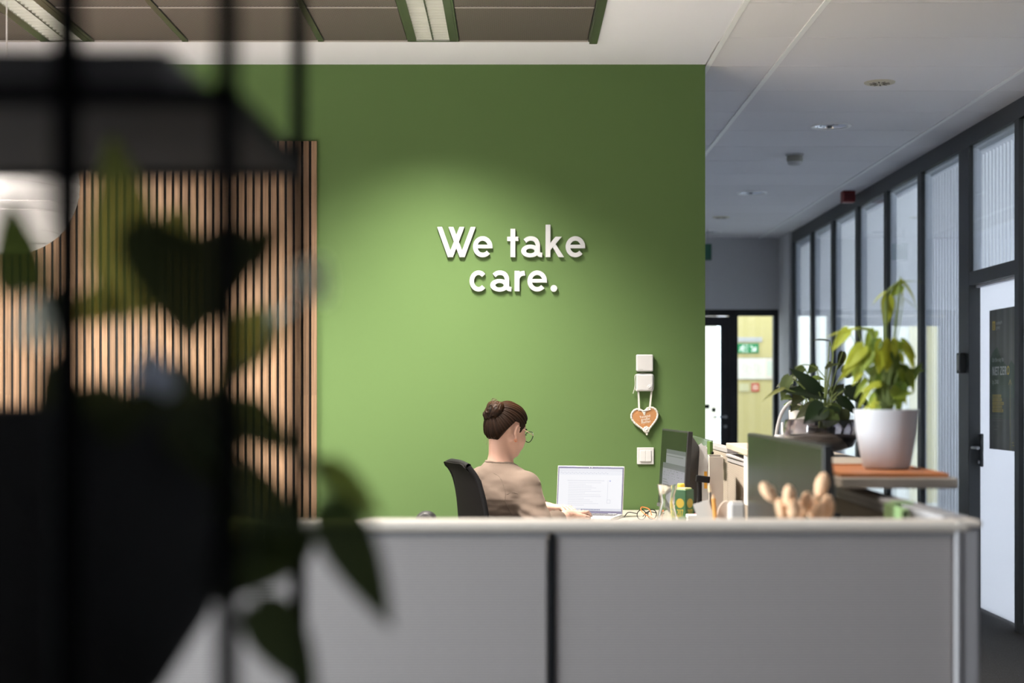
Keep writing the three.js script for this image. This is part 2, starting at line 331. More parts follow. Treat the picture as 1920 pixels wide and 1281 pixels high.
const signTex = canvasTex(256, 128, (c) => {
  c.fillStyle = '#0f8a4e'; c.fillRect(0, 0, 256, 128); c.fillStyle = '#f2f5ee'; c.strokeStyle = '#f2f5ee';
  c.beginPath(); c.arc(70, 26, 11, 0, 7); c.fill(); c.lineWidth = 15; c.lineCap = 'round';
  c.beginPath(); c.moveTo(62, 46); c.lineTo(52, 76); c.lineTo(74, 92); c.lineTo(66, 114); c.moveTo(52, 76); c.lineTo(26, 96); c.moveTo(62, 46); c.lineTo(88, 62); c.moveTo(60, 46); c.lineTo(34, 58); c.stroke();
  c.lineWidth = 6; c.strokeRect(98, 14, 24, 104);
  c.lineWidth = 16; c.lineCap = 'butt'; c.beginPath(); c.moveTo(154, 28); c.lineTo(218, 92); c.stroke();
  c.beginPath(); c.moveTo(228, 42); c.lineTo(228, 104); c.lineTo(166, 104); c.lineTo(166, 86); c.lineTo(210, 86); c.lineTo(210, 42); c.fill();
});
const facePlane = (w, h) => new THREE.PlaneGeometry(w, h);
function plate(name, label, cat, x0, x1, y0, y1, d, tex, body) {
  const o = thing(name, label, cat, [(x0 + x1) / 2, (y0 + y1) / 2, -d]);
  part('plate', rbox(x1 - x0, y1 - y0, 0.012, 0.002).translate(0, 0, 0.006), body, o);
  if (tex) part('print', facePlane((x1 - x0) * 0.97, (y1 - y0) * 0.97).translate(0, 0, 0.0128), new THREE.MeshStandardMaterial({ map: tex, roughness: 0.5 }), o);
  return o;
}
plate('exit_sign', 'green escape route sign with running figure and arrow on yellow wall', 'sign', 2.58, 2.832, 1.79, 1.903, 17.998, signTex, M.whitePlastic);
plate('sign_lamp', 'slim white lamp strip above the green escape sign', 'lamp', 2.58, 2.87, 1.92, 1.975, 17.998, null, M.whitePlastic);
const noticeTex = canvasTex(256, 128, (c) => {
  c.fillStyle = '#ece7dc'; c.fillRect(0, 0, 256, 128); c.strokeStyle = '#c9c3b6'; c.lineWidth = 2;
  for (let i = 0; i < 6; i++) c.strokeRect(14 + i * 26, 26 + (i % 3) * 14, 22, 40);
  c.strokeStyle = '#d9927f'; c.strokeRect(196, 10, 52, 106); c.fillStyle = '#bcd0c0'; for (let i = 0; i < 9; i++) c.fillRect(204, 20 + i * 10, 36, 5);
});
plate('escape_plan', 'white escape plan board between dark edges on yellow wall', 'board', 2.58, 3.02, 1.487, 1.737, 17.998, noticeTex, M.frame);
const fireTex = canvasTex(64, 64, (c) => { c.fillStyle = '#c8371f'; c.fillRect(0, 0, 64, 64); c.fillStyle = '#eadfca'; c.fillRect(14, 14, 36, 36); c.fillStyle = '#c8371f'; c.fillRect(26, 22, 12, 22); });
plate('fire_sign', 'small red square fire sign below the escape plan', 'sign', 2.745, 2.835, 1.345, 1.445, 17.998, fireTex, M.whitePlastic);
plate('notice', 'small pale notice left of the red fire sign', 'notice', 2.605, 2.715, 1.345, 1.44, 17.998, null, std(0.62, 0.58, 0.36, 0.8));

// ------------------------------------------------------------------ ceiling fittings of the corridor
function downlight(label, x, d) {
  const o = thing('downlight', label, 'light', [x, H, -d], 0, 'recessed corridor downlights');
  part('rim', lathe([[0.10, 0.004], [0.101, -0.004], [0.118, -0.005], [0.122, 0.0], [0.122, 0.004]]), std(0.9, 0.9, 0.9, 0.35), o);
  part('reflector', lathe([[0.101, 0.002], [0.096, 0.018], [0.080, 0.042], [0.05, 0.062], [0.0, 0.07]]), M.chrome, o);
  part('baffle', geo([new THREE.BoxGeometry(0.19, 0.02, 0.003).translate(0, 0.006, 0), new THREE.BoxGeometry(0.003, 0.02, 0.19).translate(0, 0.006, 0)]), M.chrome, o);
  for (const s of [-1, 1]) part('lamp', geo([rod([-0.05, 0.018, s * 0.03], [0.05, 0.018, s * 0.03], 0.009)]), std(0.9, 0.9, 0.88, 0.3), o);
}
downlight('chrome recessed downlight in the second panel strip, nearest in view', 1.914, 9.4);
downlight('chrome recessed downlight beyond the smoke detector', 1.91, 12.5);
downlight('small far recessed downlight at the corridor end', 1.95, 15.5);
function vent(label, x, d) {
  const o = thing('ceiling_vent', label, 'vent', [x, H, -d], 0, 'round corridor ceiling vents');
  part('disc', lathe([[0.0, -0.006], [0.055, -0.006], [0.078, -0.003], [0.08, 0.002]]), std(0.62, 0.57, 0.45, 0.6), o);
  for (let k = 0; k < 10; k++) { const b = part('slot', new THREE.BoxGeometry(0.034, 0.002, 0.007).translate(0.036, -0.0068, 0), std(0.12, 0.10, 0.08, 0.8), o); b.rotation.y = k * Math.PI / 5; }
  return o;
}
vent('round cream ceiling vent, nearest in the corridor ceiling', 1.90, 8.09);
vent('round cream ceiling vent far down the corridor', 1.89, 14.2);
{
  const o = thing('smoke_detector', 'white smoke detector between the two nearer downlights', 'detector', [1.894, H, -10.5]);
  part('base_plate', lathe([[0, 0], [0.062, 0], [0.062, -0.008], [0.055, -0.01]]), M.whitePlastic, o);
  part('chamber', lathe([[0.052, -0.01], [0.054, -0.035], [0.05, -0.05]]), std(0.30, 0.29, 0.25, 0.6), o);
  part('cap', lathe([[0.05, -0.05], [0.046, -0.066], [0.034, -0.073], [0.0, -0.075]]), M.whitePlastic, o);
}
{
  const o = thing('fire_alarm', 'dark red fire alarm box hanging below the corridor ceiling', 'alarm', [2.66, H, -12.4]);
  part('housing', rbox(0.10, 0.09, 0.10, 0.008).translate(0, -0.045, 0), std(0.16, 0.012, 0.010, 0.5), o);
  part('grille', geo([0, 1, 2, 3].map((i) => new THREE.BoxGeometry(0.07, 0.004, 0.004).translate(0, -0.03 - i * 0.012, 0.051))), std(0.05, 0.006, 0.006, 0.5), o);
}
{
  const o = thing('hanging_exit_sign', 'dark green exit sign hanging behind the green wall corner', 'sign', [1.83, 2.70, -15.2]);
  part('panel', rbox(0.20, 0.16, 0.03, 0.004), std(0.02, 0.11, 0.07, 0.5), o);
  part('hanger', geo([rod([-0.06, 0.08, 0], [-0.06, 0.225, 0], 0.005), rod([0.06, 0.08, 0], [0.06, 0.225, 0], 0.005)]), M.steel, o);
}

// ------------------------------------------------------------------ louvred luminaires of the office ceiling (lit); their own light sits just below the louvre
function luminaire(label, x, ends, lit) {
  const [d0, d1] = ends, L = d1 - d0, o = thing('louvred_light', label, 'light', [x, H, -(d0 + d1) / 2], 0, 'louvred ceiling lights'), W = 0.208;
  part('housing', [rbox(W, 0.01, L, 0.003).translate(0, 0.058, 0), rbox(0.01, 0.06, L, 0.002).translate(-W / 2 + 0.005, 0.03, 0), rbox(0.01, 0.06, L, 0.002).translate(W / 2 - 0.005, 0.03, 0)], M.white, o);
  for (const s of [-1, 1]) part('side_trim', rbox(0.034, 0.008, L, 0.002).translate(s * (W / 2 - 0.012), 0.0, 0), M.alu, o);
  part('centre_bar', rbox(0.008, 0.03, L, 0.002).translate(0, 0.014, 0), M.alu, o);
  for (const s of [-1, 1]) part('end_trim', rbox(W, 0.008, 0.02, 0.002).translate(0, 0, s * (L / 2 - 0.01)), M.alu, o);
  const b = []; for (let z = -L / 2 + 0.03; z < L / 2 - 0.02; z += 0.05) b.push(new THREE.BoxGeometry(0.15, 0.03, 0.006).translate(0, 0.014, z));
  part('louvre_blade', b, std(0.75, 0.75, 0.70, 0.35, { metalness: 0.3 }), o, { kind: 'stuff' });
  for (const s of [-1, 1]) part('lamp_tube', new THREE.CylinderGeometry(0.013, 0.013, L - 0.06, 12).rotateX(Math.PI / 2).translate(s * 0.036, 0.043, 0), std(0.8, 0.8, 0.75, 0.5, { emissive: new THREE.Color().setRGB(0.9, 0.85, 0.7), emissiveIntensity: 1.1 }), o);
  const n = lit;
  for (let k = 0; k < n; k++) {
    const l = new THREE.SpotLight(new THREE.Color().setRGB(1.0, 0.93, 0.83), TUBE_LIGHT * (d1 > 6 ? 1 : x < -1 ? 1.45 : 0.8), 0, 60 * Math.PI / 180, 0.6, 2);
    l.position.set(0, -0.012, -L / 2 + 0.08 + (k + 0.5) * (L - 0.16) / n); l.target.position.set(0, -2, l.position.z);
    l.castShadow = true; l.shadow.radius = 3; l.shadow.mapSize.set(1024, 1024); l.name = 'louvre_light';
    o.add(l, l.target);
  }
}
luminaire('louvred twin tube ceiling light above the woman and the lettering', -0.368, [5.90, 7.14], 5);
luminaire('louvred twin tube ceiling light at upper left above the wooden slats', -2.046, [5.90, 7.14], 5);
luminaire('louvred twin tube ceiling light nearer the camera, left row, outside the view', -2.046, [3.9, 5.14], 5);
luminaire('louvred twin tube ceiling light nearer the camera, middle row, outside the view', -0.368, [3.9, 5.14], 2);

// ------------------------------------------------------------------ acoustic panel of wooden slats on the green wall
{
  const o = thing('slat_panel', 'wall panel of vertical wooden slats on black felt, left of lettering', 'wall panel', [0, 0, -WALL + 0.001]);
  const x1 = -0.963, P = 0.0394, n = 62, x0 = x1 - n * P, y0 = 0.06, y1 = 2.546;
  part('felt_backing', uvm(new THREE.BoxGeometry(x1 - x0 - 0.004, y1 - y0, 0.009).translate((x0 + x1) / 2, (y0 + y1) / 2, 0.0045)), M.felt, o);
  const g = rbox(0.0272, y1 - y0, 0.013, 0.0015);
  const mats = []; for (let i = 0; i < 6; i++) { const m = std(0.36, 0.225, 0.135, 0.5, { map: rep(woodMap, 3, 0.7) }); m.map.offset.set(i * 0.37, i * 0.21); m.color.multiplyScalar([0.9, 1.0, 1.06, 0.95, 1.1, 1.02][i]); mats.push(m); }
  for (let i = 0; i < n; i++) { const s = part('slat', g, mats[(i * 5 + (i * i) % 7) % 6], o); s.position.set(x1 - 0.0136 - i * P, (y0 + y1) / 2, 0.0155); }
}

// ------------------------------------------------------------------ lettering on the wall
{
  const o = thing('wall_lettering', 'raised white lettering reading We take care on the green wall', 'lettering', [0, 0, -WALL]);
  const S = WALL / FPX / 6, lx = (u) => (800 + u / 6 - CX) * WALL / FPX, ly = (v) => EYE + (CY - 400 - v / 6) * WALL / FPX;   // drawn on a grid six units to the pixel of the wall
  const letterMat = std(0.43, 0.44, 0.455, 0.6), T = 0.014;
  const put = (name, shapes) => part(name, geo(shapes.map((s, i) => { const g = extrude(s, T - 0.002 - i * 0.0005, 0.001); g.translate(0, 0, 0.004); return g; })), letterMat, o);
  const poly = (pts) => new THREE.Shape(pts.map(([u, v]) => new THREE.Vector2(lx(u), ly(v))));
  const stroke = (pts, w) => {                                         // a centre line widened to a band
    const c = new THREE.CatmullRomCurve3(pts.map(([u, v]) => V(u, v, 0)), false, 'centripetal'), n = pts.length * 6, a = [], b = [];
    for (let i = 0; i <= n; i++) { const p = c.getPoint(i / n), t = c.getTangent(i / n), k = typeof w === 'function' ? w(i / n) : w; a.push([p.x - t.y * k / 2, p.y + t.x * k / 2]); b.push([p.x + t.y * k / 2, p.y - t.x * k / 2]); }
    return poly([...a, ...b.reverse()]);
  };
  const arc = (cx, cy, rx, ry, a0, a1, n = 14) => Array.from({ length: n + 1 }, (_, i) => { const a = (a0 + (a1 - a0) * i / n) * Math.PI / 180; return [cx + rx * Math.cos(a), cy - ry * Math.sin(a)]; });
  const bar = (x0, y0, x1, y1, w = 57) => poly([[x0 - w / 2, y0], [x0 + w / 2, y0], [x1 + w / 2, y1], [x1 - w / 2, y1]]);
  put('letter', [bar(147, 157, 268, 497), bar(398, 157, 268, 497), bar(274, 157, 400, 497), bar(524, 157, 400, 497)]);
  const e = (dx, dy) => put('letter', [stroke(arc(631 + dx, 380 + dy, 84, 93, -6, 318, 26).slice(0), 51), poly([[548 + dx, 357 + dy], [738 + dx, 357 + dy], [742 + dx, 398 + dy], [548 + dx, 398 + dy]])]);
  e(0, 0);
  put('letter', [poly([[942, 178], [998, 178], [998, 497], [942, 497]]), poly([[905, 267], [1032, 267], [1032, 317], [905, 317]])]);
  const a = (dx, dy) => {
    const ring = poly(arc(1166 + dx, 428 + dy, 104, 72, 0, 360, 40).slice(0, -1)); ring.holes.push(new THREE.Path(arc(1166 + dx, 428 + dy, 47, 26, 0, -360, 30).slice(0, -1).map(([u, v]) => new THREE.Vector2(lx(u), ly(v)))));
    put('letter', [ring, stroke([[1104 + dx, 317 + dy], [1135 + dx, 294 + dy], [1175 + dx, 287 + dy], [1220 + dx, 301 + dy], [1246 + dx, 340 + dy], [1250 + dx, 385 + dy], [1250 + dx, 425 + dy], [1256 + dx, 455 + dy], [1276 + dx, 470 + dy], [1300 + dx, 472 + dy]], 51)]);
  };
  a(0, 0);
  put('letter', [poly([[1337, 132], [1392, 132], [1392, 497], [1337, 497]]), poly([[1380, 350], [1448, 267], [1520, 267], [1392, 418], [1380, 400]]), poly([[1410, 372], [1450, 350], [1545, 497], [1482, 497]])]);
  e(1041, 0);
  put('letter', [stroke(arc(585, 765, 76, 93, 42, 318, 24), 51)]);
  a(-346, 385);
  put('letter', [poly([[988, 650], [1045, 650], [1045, 880], [988, 880]]), stroke([[1014, 745], [1030, 712], [1062, 684], [1105, 676]], 54)]);
  e(612, 385);
  put('full_stop', [poly(arc(1430, 848, 38, 38, 0, 360, 30).slice(0, -1))]);
}

// ------------------------------------------------------------------ wall fittings right of the lettering
const wallAt = (px, py) => { const p = at(px, py, WALL); return [p.x, p.y, -WALL]; };
{
  const o = thing('thermostat', 'white square room sensor, upper one on green wall', 'thermostat', wallAt(1208, 681));
  part('cover', rbox(0.083, 0.083, 0.034, 0.007, 3).translate(0, 0, 0.017), M.whitePlastic, o);
  part('imprint', new THREE.BoxGeometry(0.018, 0.003, 0.001).translate(-0.018, -0.031, 0.0342), std(0.4, 0.4, 0.4, 0.6), o);
  const q = thing('thermostat', 'white square thermostat with small dial, from which the heart hangs', 'thermostat', wallAt(1208, 718));
  part('cover', rbox(0.083, 0.083, 0.034, 0.007, 3).translate(0, 0, 0.017), M.whitePlastic, q);
  part('dial', cyl(0.011, 0.012, 0.004, 0, 0, 0).rotateX(Math.PI / 2).translate(0.024, -0.022, 0.0355), M.whitePlastic, q);
  part('dial_grip', rbox(0.018, 0.004, 0.004, 0.001).rotateZ(0.8).translate(0.024, -0.022, 0.038), M.whitePlastic, q);
  part('imprint', new THREE.BoxGeometry(0.018, 0.003, 0.001).translate(-0.018, -0.034, 0.0342), std(0.4, 0.4, 0.4, 0.6), q);
  const s = thing('light_switch', 'white double light switch on green wall left of screen', 'switch', wallAt(1210, 855));
  part('frame', rbox(0.083, 0.083, 0.009, 0.003).translate(0, 0, 0.0045), M.whitePlastic, s);
  for (const k of [-1, 1]) part('rocker', rbox(0.027, 0.055, 0.008, 0.002).rotateX(-0.05).translate(k * 0.0139, 0, 0.010), M.whitePlastic, s);
}
{
  const o = thing('gingerbread_heart', 'brown gingerbread heart with white icing hanging from the lower thermostat', 'heart', wallAt(1209, 788));
  o.rotation.z = 0.13;
  const k = 0.00102, hp = []; for (let i = 0; i < 60; i++) { const t = i / 60 * 2 * Math.PI; hp.push(new THREE.Vector2(4.15 * 16 * Math.pow(Math.sin(t), 3) * k, (4.55 * (13 * Math.cos(t) - 5 * Math.cos(2 * t) - 2 * Math.cos(3 * t) - Math.cos(4 * t)) + 6) * k)); }
  const icing = std(0.56, 0.54, 0.50, 0.6);
  part('biscuit', extrude(new THREE.Shape(hp), 0.010, 0.003).translate(0, 0, 0.006), std(0.38, 0.175, 0.065, 0.75, { bumpMap: rep(blotch, 8), bumpScale: 0.002 }), o);
  const curve = new THREE.CatmullRomCurve3(hp.map((p) => V(p.x * 0.95, p.y * 0.95, 0.017)), true), beads = [], n = 62;
  for (let i = 0; i < n; i++) { const p = curve.getPointAt(i / n); beads.push(new THREE.IcosahedronGeometry(0.0052 + 0.0008 * (i % 2), 1).translate(p.x, p.y, 0.017)); }
  part('icing_border', beads, icing, o);
  part('icing_line', new THREE.TubeGeometry(new THREE.CatmullRomCurve3(hp.map((p) => V(p.x * 0.79, p.y * 0.79, 0.0175)), true), 80, 0.0014, 6, true), std(0.72, 0.66, 0.38, 0.6), o);
  const fl = []; for (let i = 0; i < 9; i++) { const a = i * 0.7; fl.push(new THREE.IcosahedronGeometry(0.0065, 1).translate(0.011 * Math.cos(a), -0.047 + 0.011 * Math.sin(a), 0.019)); }
  fl.push(new THREE.IcosahedronGeometry(0.008, 1).translate(0, -0.047, 0.021));
  part('icing_flower', fl, icing, o);
  const tex = canvasTex(256, 192, (c) => { c.clearRect(0, 0, 256, 192); c.fillStyle = '#c9bfb2'; c.font = 'bold 60px sans-serif'; c.textAlign = 'center'; c.save(); c.translate(128, 96); c.rotate(-0.04); c.fillText('Tausnd', 0, -42); c.fillText('große', 0, 10); c.fillText('Helfer', 0, 64); c.restore(); });
  part('icing_writing', facePlane(0.066, 0.050).rotateZ(-0.02).translate(0.002, 0.002, 0.0198), new THREE.MeshStandardMaterial({ map: tex, roughness: 0.75, transparent: true, alphaTest: 0.4 }), o);
  part('ribbon', geo([
    extrude(new THREE.Shape([V(-0.033, 0.045, 0), V(-0.024, 0.046, 0), V(-0.026, 0.139, 0), V(-0.034, 0.139, 0)].map((p) => new THREE.Vector2(p.x, p.y))), 0.001).translate(0, 0, 0.020),
    extrude(new THREE.Shape([[0.018, 0.052], [0.027, 0.05], [0.038, 0.139], [0.030, 0.139]].map((p) => new THREE.Vector2(...p))), 0.001).translate(0, 0, 0.020),
    tube([[-0.031, 0.139, 0.021], [-0.043, 0.148, 0.02], [-0.0455, 0.185, 0.02], [-0.043, 0.222, 0.02], [-0.024, 0.2275, 0.02], [-0.008, 0.2305, 0.02], [0.012, 0.2275, 0.02], [0.042, 0.222, 0.02], [0.0455, 0.18, 0.02], [0.043, 0.15, 0.02], [0.036, 0.139, 0.021]], 0.0017, 60, 6),
    tube([[-0.045, 0.175, 0.022], [-0.049, 0.155, 0.02], [-0.056, 0.132, 0.012]], 0.0022, 10, 6),
    tube([[-0.028, 0.052, 0.02], [-0.01, 0.046, 0.021], [0.010, 0.048, 0.021], [0.028, 0.052, 0.02]], 0.0032, 12, 6)]), std(0.56, 0.55, 0.53, 0.6), o).rotation.z = -0.11;
}
// paper lantern
{
  const R = 0.25, o = thing('paper_lantern', 'round white paper lantern hanging before the wooden slats', 'lamp', [-1.789, 2.047, -5.5]);
  const g = new THREE.SphereGeometry(R, 64, 48, 0, 2 * Math.PI, 0.22, Math.PI - 0.42), p = g.attributes.position;
  for (let i = 0; i < p.count; i++) { const y = p.getY(i), k = 1 - 0.004 * Math.abs(Math.sin((y / R + 1) * 26)); p.setX(i, p.getX(i) * k); p.setZ(i, p.getZ(i) * k); }
  g.computeVertexNormals();
  part('paper_shade', g, phy(0.46, 0.45, 0.455, 0.95, { transmission: 0.3, thickness: 0, side: THREE.DoubleSide }), o);
  const rings = []; for (let k = 1; k < 14; k++) { const y = -R + k * 2 * R / 14 + 0.004, r = Math.sqrt(R * R - y * y); rings.push(new THREE.TorusGeometry(r + 0.0006, 0.0012, 4, 64).rotateX(Math.PI / 2 + 0.1 * Math.sin(k * 1.7)).translate(0, y, 0)); }
  part('wire_ring', rings, std(0.35, 0.33, 0.33, 0.6), o);
  part('lamp_socket', cyl(0.02, 0.02, 0.06, 0, R - 0.03, 0), M.whitePlastic, o);
  part('cable', rod([0, R - 0.02, 0], [0, H - 2.047, 0], 0.0028, 0.0028, 8), std(0.75, 0.72, 0.7, 0.6), o);
}

// ------------------------------------------------------------------ partitions round the workplaces
const PF = 3.10, PH = 1.052;                                          // depth and height of the front partition
{
  const o = thing('desk_partition', 'long grey fabric partition across the front of the desks', 'partition', [0, 0, -PF]);
  const panels = [[-1.53, -0.742], [-0.736, 0.070], [0.081, 0.876]];
  for (const [x0, x1] of panels) {
    const p = part('fabric_panel', rbox(x1 - x0 - 0.001, 0.93, 0.036, 0.006).translate((x0 + x1) / 2, 0.555, -0.02), M.fabric, o);
    for (const [y0, y1] of [[0.06, 0.09], [1.018, 1.04]]) part('frame_rail', rbox(x1 - x0, y1 - y0, 0.042, 0.004).translate((x0 + x1) / 2, (y0 + y1) / 2, -0.021), M.trimGrey, p);
  }
  for (const x of [-0.739, 0.076]) part('joint', rbox(0.0118, 1.0, 0.034, 0.001).translate(x, 0.535, -0.0165), M.black, o);
  part('cap_rail', uvm(new RoundedBoxGeometry(2.44, 0.026, 0.066, 4, 0.0125).translate(-0.31, PH - 0.013, -0.024)), M.cap, o);
  part('corner_post', [rbox(0.012, 1.035, 0.05, 0.004).translate(0.884, 0.518, -0.018), rbox(0.034, 1.035, 0.062, 0.006).translate(0.909, 0.518, -0.026)], std(0.42, 0.39, 0.39, 0.6), o);
  part('post_cap', rbox(0.05, 0.014, 0.07, 0.004).translate(0.905, PH - 0.007, -0.027), M.cap, o);
  for (const x of [-1.1, -0.35, 0.45]) part('foot', rbox(0.06, 0.06, 0.3, 0.01).translate(x, 0.03, -0.02), M.trimGrey, o);
}
{
  const o = thing('side_partition', 'beige ribbed fabric partition running back under the plant ledge', 'partition', [0.905, 0, -3.17], -0.008);
  for (let k = 0; k < 4; k++) {
    const z0 = -k * 1.16, L = k === 3 ? 0.64 : 1.15;
    const up = k === 3 ? 0.035 : 0, p = part('fabric_panel', rbox(0.04, 0.93 + up, L, 0.006).translate(0, 0.555 + up / 2, z0 - L / 2), M.fabricWarm, o);
    part('panel_frame', rbox(0.046, 0.022, L, 0.004).translate(0, 1.03 + up, z0 - L / 2), M.trimGrey, p);
    part('joint', rbox(0.03, 0.97, 0.008, 0.002).translate(0, 0.545, z0 - L - 0.005), M.black, o);
  }
  part('cap_rail', uvm(new RoundedBoxGeometry(0.056, 0.014, 3.46, 2, 0.005).translate(0, 1.046, -1.75)), M.trimGrey, o);
  part('foot', [rbox(0.3, 0.05, 0.06, 0.01).translate(0, 0.025, -1), rbox(0.3, 0.05, 0.06, 0.01).translate(0, 0.025, -3)], M.trimGrey, o);
}
const limeGlass = std(0.10, 0.18, 0.04, 0.4);
{
  const o = thing('glass_screen', 'clear glass strip with a lime clip on the partition beside the screen', 'screen', [0.889, 1.045, -7.14], -0.02);
  part('glass_pane', rbox(0.008, 0.034, 0.86, 0.002).translate(-0.026, 0.045, 0), phy(0.80, 0.90, 0.86, 0.02, { transmission: 0.9, thickness: 0.008 }), o);
  part('clip', rbox(0.014, 0.058, 0.11, 0.002).translate(-0.034, 0.028, 0.42), limeGlass, o);
  part('clip_pin', rod([-0.034, 0.01, 0.478], [-0.024, 0.01, 0.478], 0.005), M.black, o);
}
{
  const o = thing('lime_clip', 'pale lime green clip plate on the side partition below the ledge', 'clip', [0.866, 1.046, -3.53], -0.01);
  part('plate', rbox(0.010, 0.045, 0.20, 0.003).translate(0.0, -0.018, 0), std(0.34, 0.50, 0.22, 0.4), o);
  part('hook', rbox(0.045, 0.006, 0.05, 0.002).translate(0.02, 0.009, -0.03), std(0.34, 0.50, 0.22, 0.4), o);
  part('end_pin', rod([-0.004, -0.02, 0.10], [-0.004, 0.0, 0.102], 0.004), M.black, o);
}
const LEDGE_TURN = -0.0375, LEDGE = V(0.935, 0, -3.77);               // the ledge stands a little askew
{
  const o = thing('counter_ledge', 'long beige counter ledge on top of the side partition, carrying the plants', 'ledge', [LEDGE.x, 0, LEDGE.z], LEDGE_TURN);
  part('board', uvm(new RoundedBoxGeometry(0.28, 0.025, 1.4, 2, 0.003).translate(0, 1.0875, -0.70)), M.board, o);
  part('board', uvm(new RoundedBoxGeometry(0.28, 0.025, 1.44, 2, 0.003).translate(0, 1.0875, -2.122)), M.board, o);
  for (const z of [-0.45, -1.3, -2.2, -2.7]) part('bracket', rbox(0.05, 0.03, 0.04, 0.003).translate(-0.03, 1.061, z), M.blackFrame, o);
}
const onLedge = (along, across, y = 1.1) => { const v = V(across, y, -along).applyAxisAngle(V(0, 1, 0), LEDGE_TURN); return v.add(V(LEDGE.x, 0, LEDGE.z)); };

// ------------------------------------------------------------------ desks
function desk(label, d0, d1, x = 0.49, mat = M.desk) {
  const o = thing('desk', label, 'desk', [x, 0, -(d0 + d1) / 2]), L = d1 - d0;
  part('desktop', uvm(new RoundedBoxGeometry(0.74, 0.026, L, 2, 0.004).translate(0, 0.727, 0)), mat, o);
  part('under_frame', geo([rbox(0.6, 0.03, 0.03, 0.003).translate(0, 0.70, L / 2 - 0.06), rbox(0.6, 0.03, 0.03, 0.003).translate(0, 0.70, -L / 2 + 0.06), rbox(0.03, 0.03, L - 0.12, 0.003).translate(0.2, 0.70, 0)]), M.steel, o);
  for (const x of [-0.3, 0.3]) for (const z of [-L / 2 + 0.06, L / 2 - 0.06]) part('leg', rod([x, 0, z], [x, 0.7, z], 0.022), M.steel, o);
}
desk('pale desk at the green wall with the laptop on it', 5.42, 7.63);
desk('pale desk just behind the front partition with the pair of dark screens', 3.17, 5.40);
const whiteTop = std(0.72, 0.71, 0.69, 0.5);
['nearest the slat wall', 'second from the slat wall', 'third from the slat wall'].forEach((w, i) => desk(`white desk hidden behind the left partition, ${w}`, 3.3, 5.95, -2.5 + i * 0.925, whiteTop));
const DT = 0.74;

// laptop
const LAP = V(0.348, DT, -7.185), LAPTURN = -0.30;
const lapTex = canvasTex(512, 340, (c, w, h) => {
  c.fillStyle = '#f3f3f7'; c.fillRect(0, 0, w, h); c.fillStyle = '#e6e7ee'; c.fillRect(0, 0, w, 22); c.fillStyle = '#ebecf2'; c.fillRect(0, 22, w, 30);
  c.fillStyle = '#d7d8e2'; for (let i = 0; i < 26; i++) c.fillRect(14 + i * 15, 30 + (i % 2) * 6, 9, 6);
  c.fillStyle = '#cfd0da'; c.fillRect(70, 96, 300, 3); for (let i = 0; i < 14; i++) c.fillRect(80, 112 + i * 14, 90 + rnd() * 180, 2);
  c.fillRect(398, 92, 2, 160); c.fillStyle = '#b8bce0'; c.beginPath(); c.arc(416, 98, 6, 0, 7); c.fill();
  c.strokeStyle = '#c9cad6'; c.lineWidth = 2; c.strokeRect(396, 250, 26, 26); c.fillStyle = '#dcdde6'; c.fillRect(0, h - 20, w, 20); c.fillStyle = '#7d82a0'; for (let i = 0; i < 12; i++) c.fillRect(190 + i * 13, h - 14, 8, 8);
});
{
  const o = thing('laptop', 'open silver laptop with a bright white screen on the desk', 'laptop', [LAP.x, DT, LAP.z], LAPTURN), W = 0.318, Dp = 0.222;
  part('base', rbox(W, 0.015, Dp, 0.005, 3).translate(0, 0.0085, Dp / 2), std(0.62, 0.62, 0.62, 0.35, { metalness: 0.5 }), o);
  const keys = []; for (let r = 0; r < 5; r++) for (let k = 0; k < 14; k++) keys.push(new THREE.BoxGeometry(0.0165, 0.002, 0.0155).translate(-0.130 + k * 0.02 + (r % 2) * 0.004, 0.017, 0.026 + r * 0.019));
  part('keyboard', keys, std(0.10, 0.10, 0.11, 0.6), o);
  part('touchpad', rbox(0.11, 0.001, 0.065, 0.0004).translate(0, 0.0164, 0.165), std(0.5, 0.5, 0.5, 0.3), o);
  const lid = part('lid', rbox(W, 0.222, 0.006, 0.003, 3).translate(0, 0.113, 0), std(0.62, 0.62, 0.62, 0.35, { metalness: 0.5 }), o);
  lid.position.set(0, 0.012, -0.002); lid.rotation.x = -0.16;
  part('bezel', rbox(W - 0.006, 0.216, 0.002, 0.001).translate(0, 0.113, 0.0032), std(0.10, 0.10, 0.16, 0.3), lid);
  part('screen', facePlane(W - 0.016, 0.196).translate(0, 0.114, 0.0045), new THREE.MeshStandardMaterial({ color: 0x000000, roughness: 0.4, emissive: 0xffffff, emissiveMap: lapTex, emissiveIntensity: 1.0 }), lid);
  part('camera', geo([ball(0.0022, -0.006, 0.216, 0.0042, 8), ball(0.0022, 0.006, 0.216, 0.0042, 8)]), std(0.6, 0.6, 0.62, 0.3), lid);
  for (const s of [-1, 1]) part('hinge', rod([s * 0.11 - 0.02, 0.013, 0], [s * 0.11 + 0.02, 0.013, 0], 0.006), std(0.3, 0.3, 0.3, 0.4), o);
}
